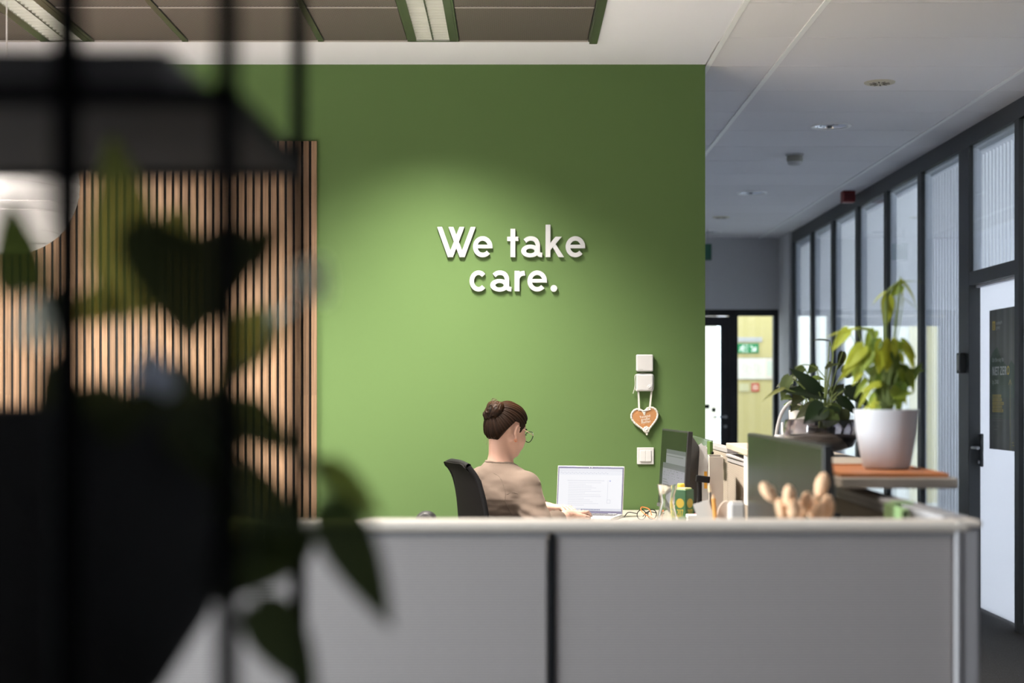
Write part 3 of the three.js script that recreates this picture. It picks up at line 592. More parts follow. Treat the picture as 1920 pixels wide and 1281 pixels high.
// screens: local +z is the face
function monitor(label, pos, turn, tilt, W, Hh, tex, lift, group, thick = 0.035) {
  const o = thing('monitor', label, 'monitor', pos, turn, group);
  const head = part('housing', rbox(W, Hh, 0.022, 0.004).translate(0, 0, -0.004), std(0.012, 0.012, 0.013, 0.4), o);
  head.position.y = lift; head.rotation.x = tilt;
  const back = new THREE.BoxGeometry(W * 0.96, Hh * 0.9, thick, 8, 8, 1), p = back.attributes.position;
  for (let i = 0; i < p.count; i++) if (p.getZ(i) < 0) { p.setX(i, p.getX(i) * 0.55); p.setY(i, p.getY(i) * 0.6 - 0.02); }
  back.computeVertexNormals();
  part('back_cover', back.translate(0, 0, -0.014 - thick / 2), std(0.02, 0.02, 0.021, 0.45), head);
  part('display', facePlane(W - 0.014, Hh - 0.026).translate(0, 0.005, 0.0074), tex ? new THREE.MeshPhysicalMaterial({ color: 0x080808, roughness: 0.25, specularIntensity: 0.35, emissive: 0xffffff, emissiveMap: tex, emissiveIntensity: 0.5 }) : phy(0.006, 0.008, 0.008, 0.24, { specularIntensity: 0.22 }), head);
  part('chin', rbox(W, 0.014, 0.005, 0.001).translate(0, -Hh / 2 + 0.007, 0.0085), std(0.05, 0.05, 0.05, 0.5), head);
  part('stand_post', rbox(0.06, lift, 0.03, 0.006).translate(0, lift / 2, -0.075), std(0.02, 0.02, 0.021, 0.5), o);
  part('stand_foot', cyl(0.12, 0.125, 0.012, 0, 0.006, -0.06, 40), std(0.012, 0.012, 0.012, 0.5), o);
  return o;
}
const monTex = canvasTex(512, 320, (c, w, h) => {
  c.fillStyle = '#0c160c'; c.fillRect(0, 0, w, h);
  c.fillStyle = '#8f8e98'; c.fillRect(120, 78, 390, 90); c.fillStyle = '#b9b6c0'; c.fillRect(120, 96, 390, 80);
  c.fillStyle = '#88868f'; c.fillRect(60, 138, 450, 24); c.fillStyle = '#b8b5c0'; c.fillRect(60, 162, 450, 140);
  c.fillStyle = '#777'; for (let i = 0; i < 30; i++) c.fillRect(80 + rnd() * 380, 168 + Math.floor(rnd() * 4) * 11, 14, 2); for (let i = 0; i < 8; i++) c.fillRect(70, 210 + i * 11, 60 + rnd() * 60, 2);
  c.fillStyle = '#55545c'; for (let i = 0; i < 12; i++) c.fillRect(140 + i * 28, 104, 12, 4);
});
monitor('lit black monitor showing two grey windows beside the laptop', [0.675, DT, -6.57], -Math.PI / 2 + 0.09, -0.06, 0.56, 0.34, monTex, 0.245, undefined, 0.085);
monitor('dark switched-off monitor, farther of the pair behind the dried grasses', [0.700, DT, -4.325], -Math.PI / 2 + 0.01, 0, 0.555, 0.345, null, 0.277);
monitor('dark switched-off monitor, nearer of the pair behind the dried grasses', [0.697, DT, -3.765], -Math.PI / 2 + 0.01, 0, 0.555, 0.345, null, 0.277);

// things on the far desk
{
  const p = at(1251, 965, 5.5), o = thing('carafe', 'clear waisted glass carafe standing beside the green carton', 'carafe', [p.x, DT, p.z]);
  const out = [[0.0, 0.0], [0.05, 0.0], [0.058, 0.01], [0.055, 0.05], [0.042, 0.11], [0.027, 0.165], [0.0235, 0.185], [0.026, 0.205], [0.036, 0.245]], inn = [...out].reverse().map(([x, y]) => [Math.max(0, x - 0.003), y < 0.001 ? 0.006 : y]);
  part('glass_body', lathe([...out, ...inn], 40), phy(0.97, 0.98, 0.97, 0.01, { transmission: 1, thickness: 0.003, ior: 1.48 }), o);
  
}
const cartonTex = canvasTex(256, 512, (c, w, h) => {
  const g = c.createLinearGradient(0, 0, 0, h); g.addColorStop(0, '#2f7a48'); g.addColorStop(0.3, '#347f3f'); g.addColorStop(0.6, '#6aa63a'); g.addColorStop(1, '#9dbb4a'); c.fillStyle = g; c.fillRect(0, 0, w, h);
  c.fillStyle = '#f0cf2c'; c.beginPath(); c.ellipse(128, 120, 92, 42, 0, 0, 7); c.fill(); c.textAlign = 'center';
  c.fillStyle = '#f0cf2c'; c.font = 'bold 92px sans-serif'; c.fillText('207', 128, 240); c.fillText('day', 128, 310);
  c.fillStyle = '#dfe8c8'; c.fillRect(40, 400, 170, 8);
});
{
  const p = at(1283, 960, 5.75), o = thing('carton', 'small green carton with yellow print behind the carafe', 'carton', [p.x, DT, p.z], -0.75);
  const body = new RoundedBoxGeometry(0.052, 0.215, 0.052, 2, 0.004).translate(0, 0.1075, 0);
  part('body', body, new THREE.MeshStandardMaterial({ map: cartonTex, roughness: 0.45, color: 0xaaaaaa }), o);
  part('lid_fold', rbox(0.040, 0.006, 0.040, 0.002).translate(0, 0.217, 0), std(0.55, 0.55, 0.25, 0.5), o);
  const q = at(1277, 960, 5.95), s = thing('yellow_bottle', 'bottle with a yellow cap showing over the green carton', 'bottle', [q.x, DT, q.z]);
  part('bottle_body', lathe([[0, 0], [0.024, 0], [0.025, 0.01], [0.025, 0.14], [0.012, 0.185], [0.012, 0.195]], 24), std(0.6, 0.5, 0.15, 0.4), s);
  part('cap', lathe([[0.014, 0.192], [0.014, 0.22], [0.012, 0.2245], [0, 0.2245]], 24), std(0.75, 0.52, 0.05, 0.4), s);
}
{
  const p = at(1306, 962, 6.0), o = thing('red_pouch', 'red pouch lying on the desk behind the white card box', 'pouch', [p.x, DT, p.z], 0.3);
  const g = new THREE.BoxGeometry(0.10, 0.135, 0.06, 6, 6, 3), q = g.attributes.position; for (let i = 0; i < q.count; i++) { const y = q.getY(i); q.setZ(i, q.getZ(i) * (1 - 0.7 * sstep(-0.02, 0.057, y))); q.setY(i, y + 0.0675 - 0.03 * sstep(-0.05, -0.005, q.getX(i) * -1) * sstep(0, 0.057, y)); }
  g.computeVertexNormals(); part('fabric_body', g, std(0.5, 0.012, 0.015, 0.6), o); part('zip', rod([-0.04, 0.10, 0.008], [0.045, 0.112, 0.008], 0.003), std(0.3, 0.01, 0.01, 0.5), o);
  const b = at(1302, 966, 5.6), w = thing('card_box', 'low white card box in front of the red pouch', 'box', [b.x, DT, b.z]);
  part('box_body', rbox(0.052, 0.118, 0.07, 0.002).translate(0, 0.059, 0), M.paper, w); part('lid', rbox(0.054, 0.012, 0.072, 0.002).translate(0, 0.126, 0), M.paper, w);
}
{ // pen cup with cards, pencil, skewer
  const p = at(1340, 960, 4.98), o = thing('pen_cup', 'white cup holding cards and a pencil, mostly hidden by the partition', 'cup', [p.x, DT, p.z]);
  part('cup', lathe([[0, 0], [0.04, 0], [0.043, 0.10], [0.040, 0.10], [0.037, 0.006], [0, 0.006]], 32), M.whitePlastic, o);
  const put = (name, label, cat, g, mat, ext) => { const t = thing(name, label, cat, [p.x, DT, p.z]); part(cat === 'card' ? 'sheet' : 'shaft', g, mat, t); if (ext) part(ext[0], ext[1], ext[2], t); return t; };
  put('card', 'large white card leaning left in the pen cup', 'card', rbox(0.052, 0.20, 0.0015, 0.0006).rotateZ(0.30).translate(-0.016, 0.125, 0.010), M.paper);
  put('card', 'rounded pale paper bag leaning right in the pen cup', 'card', extrude(new THREE.Shape(Array.from({ length: 20 }, (_, i) => { const a = i / 19 * Math.PI; return new THREE.Vector2(0.026 * Math.cos(a), 0.17 + 0.055 * Math.sin(a)); }).concat([new THREE.Vector2(-0.02, 0.03), new THREE.Vector2(0.02, 0.03)])), 0.006, 0.002).rotateZ(-0.12).translate(0.012, 0, -0.012), std(0.72, 0.60, 0.52, 0.6));
  put('card', 'small grey and white card in front in the pen cup', 'card', rbox(0.035, 0.13, 0.0015, 0.0006).rotateZ(-0.35).translate(-0.004, 0.105, 0.022), std(0.62, 0.61, 0.63, 0.7));
  put('pencil', 'thick orange pencil standing in the pen cup', 'pencil', rod([0.012, 0.02, 0.016], [-0.006, 0.232, 0.016], 0.0075, 0.0075, 6), std(0.75, 0.36, 0.09, 0.5), ['tip', rod([-0.006, 0.232, 0.016], [-0.0072, 0.245, 0.016], 0.0075, 0.002, 6), std(0.62, 0.42, 0.25, 0.7)]);
  put('stick', 'thin dark stick with a pale tip rising from the pen cup', 'stick', rod([0.0, 0.02, 0.004], [-0.016, 0.255, 0.004], 0.003), std(0.05, 0.04, 0.04, 0.5), ['tip', rod([-0.016, 0.252, 0.004], [-0.0185, 0.274, 0.004], 0.0055, 0.004), std(0.75, 0.62, 0.42, 0.6)]);
}
{
  const p = at(1381, 960, 4.75), o = thing('white_dispenser', 'white rounded dispenser box left of the dark monitor', 'dispenser', [p.x - 0.004, DT, p.z], 0.1);
  const g = new RoundedBoxGeometry(0.056, 0.236, 0.056, 4, 0.012), q = g.attributes.position; for (let i = 0; i < q.count; i++) { const k = 1 - 0.16 * sstep(0.02, 0.118, q.getY(i)); q.setX(i, q.getX(i) * k + 0.003); q.setZ(i, q.getZ(i) * k); }
  g.computeVertexNormals(); part('body', g.translate(0, 0.118, 0), M.whitePlastic, o);
  part('top_plate', rbox(0.036, 0.003, 0.036, 0.001).translate(0.003, 0.2365, 0), std(0.6, 0.56, 0.52, 0.5), o);
}
{ // file box, papers and strap behind the lit monitor
  const p = at(1343, 900, 6.15), o = thing('file_box', 'grey beige upright file box behind the lit monitor', 'file box', [p.x, DT, p.z], -0.10);
  part('box_side', geo([rbox(0.055, 0.318, 0.004, 0.001).translate(0, 0.159, 0), rbox(0.055, 0.318, 0.004, 0.001).translate(0, 0.159, -0.25), rbox(0.003, 0.318, 0.25, 0.001).translate(-0.026, 0.159, -0.125), rbox(0.003, 0.318, 0.25, 0.001).translate(0.026, 0.159, -0.125), rbox(0.055, 0.004, 0.25, 0.001).translate(0, 0.002, -0.125)]), std(0.40, 0.36, 0.32, 0.7), o);
  const q = at(1316, 890, 6.38), s = thing('folder', 'white document folder with an orange label beside the file box', 'folder', [q.x, DT, q.z], -0.2);
  part('cover', rbox(0.045, 0.345, 0.012, 0.002).translate(0, 0.1725, 0), M.paper, s);
  part('sheet', geo([rbox(0.03, 0.33, 0.001, 0.0004).rotateZ(0.06).translate(0.014, 0.19, 0.008), rbox(0.02, 0.02, 0.001, 0.0004).rotateZ(0.6).translate(-0.004, 0.352, 0.004)]), M.paper, s);
  part('label', rbox(0.012, 0.07, 0.001, 0.0004).translate(0.016, 0.215, 0.0095), std(0.8, 0.4, 0.04, 0.6), s);
  const w = at(1319, 897, 6.1), m = thing('cable_bracket', 'short black bracket between the lit monitor and the file box', 'bracket', [w.x, DT, w.z - 0.02]);
  part('arm', rbox(0.055, 0.026, 0.02, 0.004).rotateZ(-0.12).translate(0.0, 0.232, 0), M.black, m); part('post', rod([-0.012, 0, -0.012], [-0.012, 0.235, -0.012], 0.010), M.black, m); part('foot', cyl(0.035, 0.035, 0.006, -0.012, 0.003, -0.012), M.black, m);
  const y = at(1399, 900, 6.0), n = thing('pinned_sheet', 'white sheet pinned on the beige partition behind the dark monitor', 'paper', [0.883, 0.985, -5.86], Math.PI / 2 + 0.01);
  part('sheet', rbox(0.21, 0.20, 0.0015, 0.0006), M.paper, n); part('pin', ball(0.004, 0, -0.02, -0.002, 8).translate(0, 0.11, 0), M.steel, n);
}
{
  const p = at(799, 975, 5.5), o = thing('black_case', 'black rounded case whose top just shows over the partition left of the chair', 'case', [p.x, DT, p.z]);
  part('case_body', new RoundedBoxGeometry(0.075, 0.152, 0.12, 5, 0.035).translate(0, 0.076, 0), M.black, o);
  part('zip', new THREE.TorusGeometry(0.036, 0.0015, 6, 30).scale(1, 1.9, 1).translate(0, 0.078, 0.061), std(0.05, 0.05, 0.05, 0.4), o);
}
{ // cable, spectacles and dish near the monitor foot
  const o = thing('orange_cable', 'orange cable looping on the desk below the lit monitor', 'cable');
  part('cord', tube([at(1222, 966, 6.9), at(1217, 955, 6.95), at(1205, 951, 7.0), at(1202, 957, 6.9), at(1212, 966, 6.8), at(1230, 975, 6.7)].map((p) => V(p.x, Math.max(p.y, DT + 0.004), p.z)), 0.0021, 40, 8), std(0.75, 0.12, 0.02, 0.5), o);
  const d = thing('spectacles', 'black spectacles lying on the desk left of the monitor', 'glasses', [0.60, DT, -7.02], 0.4);
  part('rim', geo([new THREE.TorusGeometry(0.022, 0.0022, 6, 24).translate(-0.027, 0.024, 0), new THREE.TorusGeometry(0.022, 0.0022, 6, 24).translate(0.027, 0.024, 0), rod([-0.006, 0.03, 0], [0.006, 0.03, 0], 0.002)]), M.black, d);
  for (const s of [-1, 1]) part('temple', tube([[s * 0.05, 0.03, 0], [s * 0.05, 0.028, -0.09], [s * 0.048, 0.004, -0.13]], 0.002, 12, 6), M.black, d);
}
// dried grasses in a vase behind the partition
{
  const B = V(0.60, DT, -3.36), o = thing('dried_grass_bunch', 'beige fluffy dried grass heads in a vase behind the partition edge', 'dried grass', [B.x, B.y, B.z]);
  part('vase', lathe([[0, 0], [0.032, 0], [0.045, 0.03], [0.047, 0.08], [0.03, 0.14], [0.022, 0.17], [0.026, 0.185], [0.022, 0.185], [0.018, 0.165]], 32), std(0.35, 0.32, 0.30, 0.4), o);
  const heads = [[1441, 923, 0.65, 3.30], [1480, 931, 0.05, 3.34], [1512, 943, -0.1, 3.36], [1466, 955, 0.3, 3.36], [1489, 957, -0.1, 3.32], [1524, 950, -0.2, 3.40], [1541, 910, -0.25, 3.42], [1551, 952, -0.1, 3.38], [1500, 960, 0.1, 3.42], [1534, 962, -0.3, 3.34]];
  const hm = std(0.74, 0.47, 0.29, 0.95), sm = std(0.45, 0.32, 0.16, 0.8);
  heads.forEach(([px, py, tilt, d], i) => {
    const c = at(px, py, d).sub(B), big = i === 6 || i === 7 ? 1.15 : 1;
    const g = new THREE.SphereGeometry(0.0135 * big, 20, 24), q = g.attributes.position;
    for (let k = 0; k < q.count; k++) { const x = q.getX(k), y = q.getY(k), z = q.getZ(k), f = 1 + 0.22 * nz(x * 400 + i * 9, y * 260, z * 400); q.setXYZ(k, x * f, y * 1.75 * f, z * f); }
    g.computeVertexNormals();
    part('grass_head', g.rotateZ(tilt).translate(c.x, c.y, c.z), hm, o);
    part('stalk', tube([[0.006 * (i % 3 - 1), 0.10, 0.004], [c.x * 0.35, c.y * 0.62, c.z * 0.4], [c.x + 0.018 * Math.sin(tilt), c.y - 0.018 * Math.cos(tilt), c.z]], 0.0011, 14, 5), sm, o);
  });
}
// wooden tray on the ledge end
{
  const p = onLedge(0.31, -0.005), o = thing('wooden_tray', 'flat orange brown tray under the white plant pot', 'tray', [p.x, 1.1, p.z], LEDGE_TURN);
  part('tray_base', rbox(0.255, 0.006, 0.54, 0.002).translate(0, 0.003, 0), std(0.55, 0.20, 0.07, 0.5), o);
  part('tray_rim', geo([rbox(0.262, 0.010, 0.008, 0.002).translate(0, 0.005, 0.27), rbox(0.262, 0.010, 0.008, 0.002).translate(0, 0.005, -0.27), rbox(0.008, 0.010, 0.54, 0.002).translate(-0.128, 0.005, 0), rbox(0.008, 0.010, 0.54, 0.002).translate(0.128, 0.005, 0)]), std(0.55, 0.20, 0.07, 0.5), o);
}

// ------------------------------------------------------------------ leaves and plants
// a heart or lance shaped leaf from base (origin) along +y, face towards +z
function leafGeo(L, W, { heart = 0.5, curl = 0.3, fold = 0.25, wave = 0, n = 9 } = {}) {
  const pos = [], idx = [], m = 6;
  for (let i = 0; i <= n; i++) {
    const t = i / n, w = W / 2 * Math.pow(Math.sin(Math.PI * Math.pow(clamp(t * 0.985 + 0.012), 0.42 + 0.25 * (1 - heart))), 0.75 + 0.25 * (1 - heart));
    for (let j = 0; j <= m; j++) {
      const u = j / m * 2 - 1, back = heart * 0.16 * L * Math.abs(u) * (1 - t) * (1 - t);
      const x = u * w, y = L * t - back, bend = curl * L * t * t;
      pos.push(x, y - 0.25 * curl * L * t * t, Math.abs(u) * w * fold - bend + wave * W * Math.sin(t * 9 + u * 3) * 0.1);
    }
  }
  for (let i = 0; i < n; i++) for (let j = 0; j < m; j++) { const a = i * (m + 1) + j, b = a + 1, c = a + m + 1, d = c + 1; idx.push(a, b, d, a, d, c); }
  const g = new THREE.BufferGeometry(); g.setAttribute('position', new THREE.Float32BufferAttribute(pos, 3)); g.setIndex(idx); g.computeVertexNormals();
  g.setAttribute('uv', new THREE.Float32BufferAttribute(pos.filter((_, i) => i % 3 < 2).map((v) => v * 10), 2));
  return g;
}
function orient(g, base, tip, face) {                                  // lays a leaf from base to tip with its upper side towards face
  const y = tip.clone().sub(base).normalize(), z = face.clone().sub(y.clone().multiplyScalar(face.dot(y))).normalize(), x = y.clone().cross(z);
  return g.applyMatrix4(new THREE.Matrix4().makeBasis(x, y, z).setPosition(base));
}
const leafMat = (r, g, b, t = 0.35, rough = 0.55) => phy(r, g, b, rough, { transmission: t, thickness: 0, specularIntensity: 0.4, side: THREE.DoubleSide });
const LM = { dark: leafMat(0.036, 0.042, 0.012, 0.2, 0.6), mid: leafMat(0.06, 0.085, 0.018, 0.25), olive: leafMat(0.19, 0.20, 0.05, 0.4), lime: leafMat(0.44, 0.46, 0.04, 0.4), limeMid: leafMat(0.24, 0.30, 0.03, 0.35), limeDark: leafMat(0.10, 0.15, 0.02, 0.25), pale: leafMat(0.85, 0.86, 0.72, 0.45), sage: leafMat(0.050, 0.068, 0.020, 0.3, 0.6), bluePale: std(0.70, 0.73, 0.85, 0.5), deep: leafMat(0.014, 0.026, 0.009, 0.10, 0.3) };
const stemMat = std(0.16, 0.20, 0.05, 0.6), stemDark = std(0.06, 0.08, 0.025, 0.6), soilMat = std(0.03, 0.022, 0.015, 1);

// lime leaved plant in the white pot
{
  const p = at(1662, 885, 4.12), o = thing('potted_plant', 'lime green leafy plant in a tall matt white pot on the ledge end', 'plant', [p.x, 1.1065, p.z]), B = V(p.x, 1.1065, p.z);
  part('pot', lathe([[0, 0], [0.054, 0], [0.061, 0.006], [0.070, 0.05], [0.079, 0.10], [0.084, 0.152], [0.085, 0.157], [0.082, 0.157], [0.079, 0.145], [0.0, 0.14]], 64), std(0.60, 0.60, 0.62, 0.55), o);
  part('soil', cyl(0.077, 0.077, 0.012, 0, 0.137, 0, 32), soilMat, o);
  const w = (px, py, dz = 0) => at(px, py, 4.12 + dz).sub(B);
  const L = [ // base px, tip px, depth shift, width, material, facing
    [1664, 558, 1664, 612, 0.0, 0.042, 'lime', [0.1, 0.2, 1]], [1660, 548, 1634, 566, 0, 0.018, 'lime', [0, 1, 0.3]], [1690, 536, 1668, 556, 0.0, 0.030, 'limeMid', [0, 0.3, 1]], [1688, 524, 1698, 568, 0, 0.020, 'lime', [1, 0.2, 0.6]],
    [1692, 528, 1726, 570, 0, 0.026, 'lime', [0.8, 0.6, 0.6]], [1686, 530, 1728, 522, 0, 0.012, 'limeMid', [0, 1, 0.3]], [1694, 560, 1724, 578, -0.02, 0.014, 'limeMid', [0, 1, 0.4]],
    [1656, 640, 1650, 700, -0.05, 0.046, 'lime', [0, 0.1, 1]], [1668, 640, 1668, 696, -0.06, 0.050, 'lime', [0.3, 0.1, 1]], [1640, 620, 1622, 650, 0, 0.034, 'limeMid', [0, 0.4, 1]], [1618, 650, 1582, 690, -0.03, 0.045, 'lime', [-0.2, 0.3, 1]],
    [1590, 618, 1560, 655, 0, 0.034, 'lime', [-0.2, 0.4, 1]], [1606, 616, 1548, 624, 0, 0.016, 'lime', [0, 1, 0.5]], [1630, 618, 1590, 614, 0.03, 0.022, 'limeMid', [0, 1, 0.5]], [1612, 662, 1576, 712, -0.02, 0.030, 'lime', [0, 0.2, 1]],
    [1638, 650, 1612, 700, 0.02, 0.050, 'limeMid', [0, 0.2, 1]], [1690, 640, 1722, 668, 0, 0.030, 'limeMid', [0.4, 0.5, 1]], [1700, 650, 1728, 700, 0.03, 0.018, 'limeMid', [0.8, 0.4, 0.5]],
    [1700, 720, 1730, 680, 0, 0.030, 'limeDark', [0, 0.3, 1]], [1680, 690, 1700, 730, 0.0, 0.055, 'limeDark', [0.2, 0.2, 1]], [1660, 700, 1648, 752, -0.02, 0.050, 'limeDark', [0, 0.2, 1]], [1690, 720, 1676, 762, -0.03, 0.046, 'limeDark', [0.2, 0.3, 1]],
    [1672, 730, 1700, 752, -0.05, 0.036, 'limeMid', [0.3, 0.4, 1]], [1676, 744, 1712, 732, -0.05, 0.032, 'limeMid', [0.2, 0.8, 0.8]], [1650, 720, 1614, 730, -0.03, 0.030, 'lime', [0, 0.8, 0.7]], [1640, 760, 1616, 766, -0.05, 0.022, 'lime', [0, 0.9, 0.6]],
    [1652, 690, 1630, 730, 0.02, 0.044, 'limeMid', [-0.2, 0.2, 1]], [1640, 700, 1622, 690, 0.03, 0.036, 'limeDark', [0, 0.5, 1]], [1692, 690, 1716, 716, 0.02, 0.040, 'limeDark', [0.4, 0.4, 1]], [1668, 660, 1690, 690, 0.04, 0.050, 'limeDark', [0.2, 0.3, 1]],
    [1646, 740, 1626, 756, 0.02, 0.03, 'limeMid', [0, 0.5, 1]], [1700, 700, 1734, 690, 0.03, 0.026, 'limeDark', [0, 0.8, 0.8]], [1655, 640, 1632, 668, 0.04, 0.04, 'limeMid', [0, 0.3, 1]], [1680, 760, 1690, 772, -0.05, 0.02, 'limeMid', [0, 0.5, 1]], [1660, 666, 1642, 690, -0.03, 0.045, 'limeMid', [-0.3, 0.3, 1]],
  ];
  for (let i = 0; i < 30; i++) {                                        // smaller leaves that fill the crown
    const a = rnd() * 6.28, r = 6 + 50 * rnd(), y = 640 + 118 * rnd(), x0 = 1662 + r * Math.cos(a) * 0.9, s = 22 + 26 * rnd();
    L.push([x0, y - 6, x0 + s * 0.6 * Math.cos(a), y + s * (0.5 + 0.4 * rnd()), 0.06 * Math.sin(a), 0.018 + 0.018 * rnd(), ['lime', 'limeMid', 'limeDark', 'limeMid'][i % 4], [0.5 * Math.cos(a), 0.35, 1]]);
  }
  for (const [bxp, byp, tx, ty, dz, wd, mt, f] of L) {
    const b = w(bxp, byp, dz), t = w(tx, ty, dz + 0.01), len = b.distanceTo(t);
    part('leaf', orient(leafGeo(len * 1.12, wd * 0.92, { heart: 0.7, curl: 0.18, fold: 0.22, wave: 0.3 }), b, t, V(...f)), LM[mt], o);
    part('leaf_stalk', tube([[0.012 * Math.sin(bxp), 0.13, 0.012 * Math.cos(byp)], w((bxp + 1664) / 2, Math.min(760, byp + (773 - byp) * 0.45), dz * 0.5), b], 0.0014, 10, 5), stemMat, o);
  }
  part('stem', geo([tube([[0, 0.12, 0], w(1662, 700), w(1660, 600), w(1664, 548), w(1688, 526)], 0.003, 24, 6), tube([[0.01, 0.12, 0.01], w(1676, 720), w(1684, 650)], 0.003, 14, 6), tube([[-0.012, 0.12, 0], w(1646, 700), w(1630, 620), w(1606, 616)], 0.0025, 14, 6)]), stemMat, o);
}
// dark leaved plant in the smoky glass bowl
{
  const C = at(1541, 850, 5.2), o = thing('glass_bowl_plant', 'broad dark leaved plant in a smoky glass bowl on the ledge', 'plant', [C.x, 1.1, C.z]), B = V(C.x, 1.1, C.z);
  const out = [[0.0, 0.014], [0.05, 0.014], [0.10, 0.030], [0.124, 0.060], [0.128, 0.085], [0.122, 0.118]], inn = out.slice().reverse().map(([x, y]) => [Math.max(0, x - 0.004), y + (x < 0.06 ? 0.005 : 0.002)]);
  part('bowl', lathe([...out, ...inn], 56), phy(0.55, 0.52, 0.55, 0.02, { transmission: 1, thickness: 0.004, ior: 1.5 }), o);
  part('foot', lathe([[0, 0], [0.042, 0], [0.040, 0.008], [0.036, 0.0145], [0, 0.0145]], 40), std(0.04, 0.05, 0.065, 0.25), o);
  part('soil', lathe([[0, 0.022], [0.09, 0.030], [0.116, 0.060], [0.112, 0.066], [0.0, 0.072]], 40), std(0.04, 0.035, 0.035, 0.9), o);
  part('planter', lathe([[0, 0.02], [0.040, 0.03], [0.045, 0.09], [0.040, 0.09], [0, 0.085]], 32), soilMat, o);
  const w = (px, py, dz = 0) => at(px, py, 5.2 + dz).sub(B);
  const L = [[1545, 745, 1466, 720, 0, 0.055, 'deep', [-0.3, 0.8, 0.6]], [1535, 735, 1490, 692, 0, 0.05, 'deep', [-0.4, 0.6, 0.7]], [1480, 705, 1462, 745, 0.02, 0.045, 'mid', [-0.6, 0.2, 0.7]], [1470, 728, 1430, 744, 0, 0.02, 'olive', [0, 0.9, 0.6]],
    [1508, 690, 1485, 702, 0.03, 0.03, 'mid', [0, 0.6, 0.8]], [1530, 686, 1516, 698, 0.05, 0.03, 'mid', [0, 0.4, 1]], [1556, 640, 1523, 632, 0, 0.02, 'deep', [0, 1, 0.4]], [1560, 680, 1548, 690, 0, 0.02, 'dark', [0, 0.7, 0.7]], [1548, 690, 1574, 678, 0, 0.02, 'mid', [0, 0.9, 0.5]],
    [1580, 700, 1606, 690, 0.02, 0.05, 'dark', [0, 0.4, 1]], [1570, 735, 1616, 728, 0, 0.035, 'deep', [0, 1, 0.6]], [1585, 730, 1634, 756, -0.03, 0.06, 'deep', [0.2, 0.6, 0.8]], [1570, 748, 1612, 772, -0.05, 0.055, 'deep', [0.3, 0.7, 0.8]], [1560, 760, 1598, 790, -0.08, 0.04, 'mid', [0.4, 0.5, 0.9]],
    [1545, 762, 1510, 790, -0.09, 0.075, 'deep', [-0.3, 0.3, 1]], [1552, 765, 1560, 800, -0.09, 0.075, 'deep', [0, 0.3, 1]], [1540, 758, 1520, 770, -0.05, 0.05, 'mid', [0, 0.4, 1]], [1575, 770, 1586, 800, -0.09, 0.06, 'dark', [0.2, 0.3, 1]], [1524, 740, 1498, 724, 0.05, 0.06, 'deep', [-0.2, 0.6, 0.8]],
    [1505, 735, 1486, 758, 0.05, 0.045, 'dark', [-0.2, 0.3, 1]], [1560, 745, 1580, 722, 0.04, 0.05, 'dark', [0.1, 0.4, 1]], [1590, 745, 1610, 720, 0.05, 0.055, 'mid', [0.1, 0.4, 1]], [1580, 660, 1574, 690, 0.03, 0.03, 'dark', [0.2, 0.2, 1]], [1530, 760, 1494, 778, -0.03, 0.05, 'dark', [-0.3, 0.6, 0.8]], [1565, 775, 1540, 800, -0.1, 0.06, 'mid', [0, 0.3, 1]]];
  L.forEach(([bxp, byp, tx, ty, dz, wd, mt, f], i) => {
    const b = w(bxp, byp, dz), t = w(tx, ty, dz - 0.01), len = b.distanceTo(t);
    part('leaf', orient(leafGeo(len * 1.15, wd, { heart: 0.45, curl: 0.22, fold: 0.18 }), b, t, V(...f)), LM[mt], o);
    part('leaf_stalk', tube([[0.01 * Math.sin(i), 0.08, 0.01 * Math.cos(i)], w((bxp + 1545) / 2, Math.max(700, (byp + 775) / 2 - 6), dz * 0.5), b], 0.0022, 12, 5), stemMat, o);
  });
  part('stem', geo([tube([[0, 0.07, 0], w(1552, 720), w(1562, 665), w(1556, 640)], 0.0028, 20, 6), tube([[0, 0.07, 0], w(1560, 740), w(1530, 690), w(1505, 684), w(1490, 690)], 0.0018, 20, 5)]), stemMat, o);
}
// small plant behind the bowl, white handle
{
  const C = at(1504, 800, 5.85), o = thing('small_plant', 'small leafy plant in a pale pot behind the smoky bowl', 'plant', [C.x, 1.1, C.z]), B = V(C.x, 1.1, C.z);
  part('pot', lathe([[0, 0], [0.042, 0], [0.05, 0.145], [0.046, 0.145], [0.04, 0.13], [0, 0.13]], 40), std(0.60, 0.60, 0.58, 0.6), o);
  part('soil', cyl(0.043, 0.043, 0.01, 0, 0.126, 0, 24), soilMat, o);
  for (let i = 0; i < 22; i++) {
    const a = i * 2.4, r = 0.03 + 0.07 * rnd(), h = 0.16 + 0.11 * rnd(), b = V(r * 0.6 * Math.cos(a), h, r * 0.6 * Math.sin(a)), t = V(r * 1.25 * Math.cos(a), h - 0.005 + 0.03 * (rnd() - 0.6), r * 1.25 * Math.sin(a));
    part('leaf', orient(leafGeo(0.045, 0.032, { heart: 0.6, curl: 0.25 }), b, t, V(0.1, 0.8, 0.6)), [LM.mid, LM.dark, LM.limeDark][i % 3], o);
    part('leaf_stalk', tube([[0.005 * Math.cos(a), 0.125, 0.005 * Math.sin(a)], [b.x * 0.5, h * 0.8, b.z * 0.5], b], 0.0012, 8, 4), stemMat, o);
  }
  const q = at(1472, 800, 5.55), s = thing('watering_can', 'white watering can handle arching behind the bowl rim', 'watering can', [q.x - 0.012, 1.1, q.z]);
  part('body', lathe([[0, 0], [0.03, 0], [0.034, 0.01], [0.026, 0.06], [0.0, 0.062]], 32), M.whitePlastic, s);
  part('handle', tube([[-0.022, 0.01, 0], [-0.016, 0.08, 0], [0.004, 0.145, 0], [0.036, 0.178, 0], [0.07, 0.170, -0.02]], 0.006, 24, 8), M.whitePlastic, s);
  part('spout', rod([0.01, 0.03, -0.02], [0.02, 0.10, -0.10], 0.008, 0.005), M.whitePlastic, s);
}

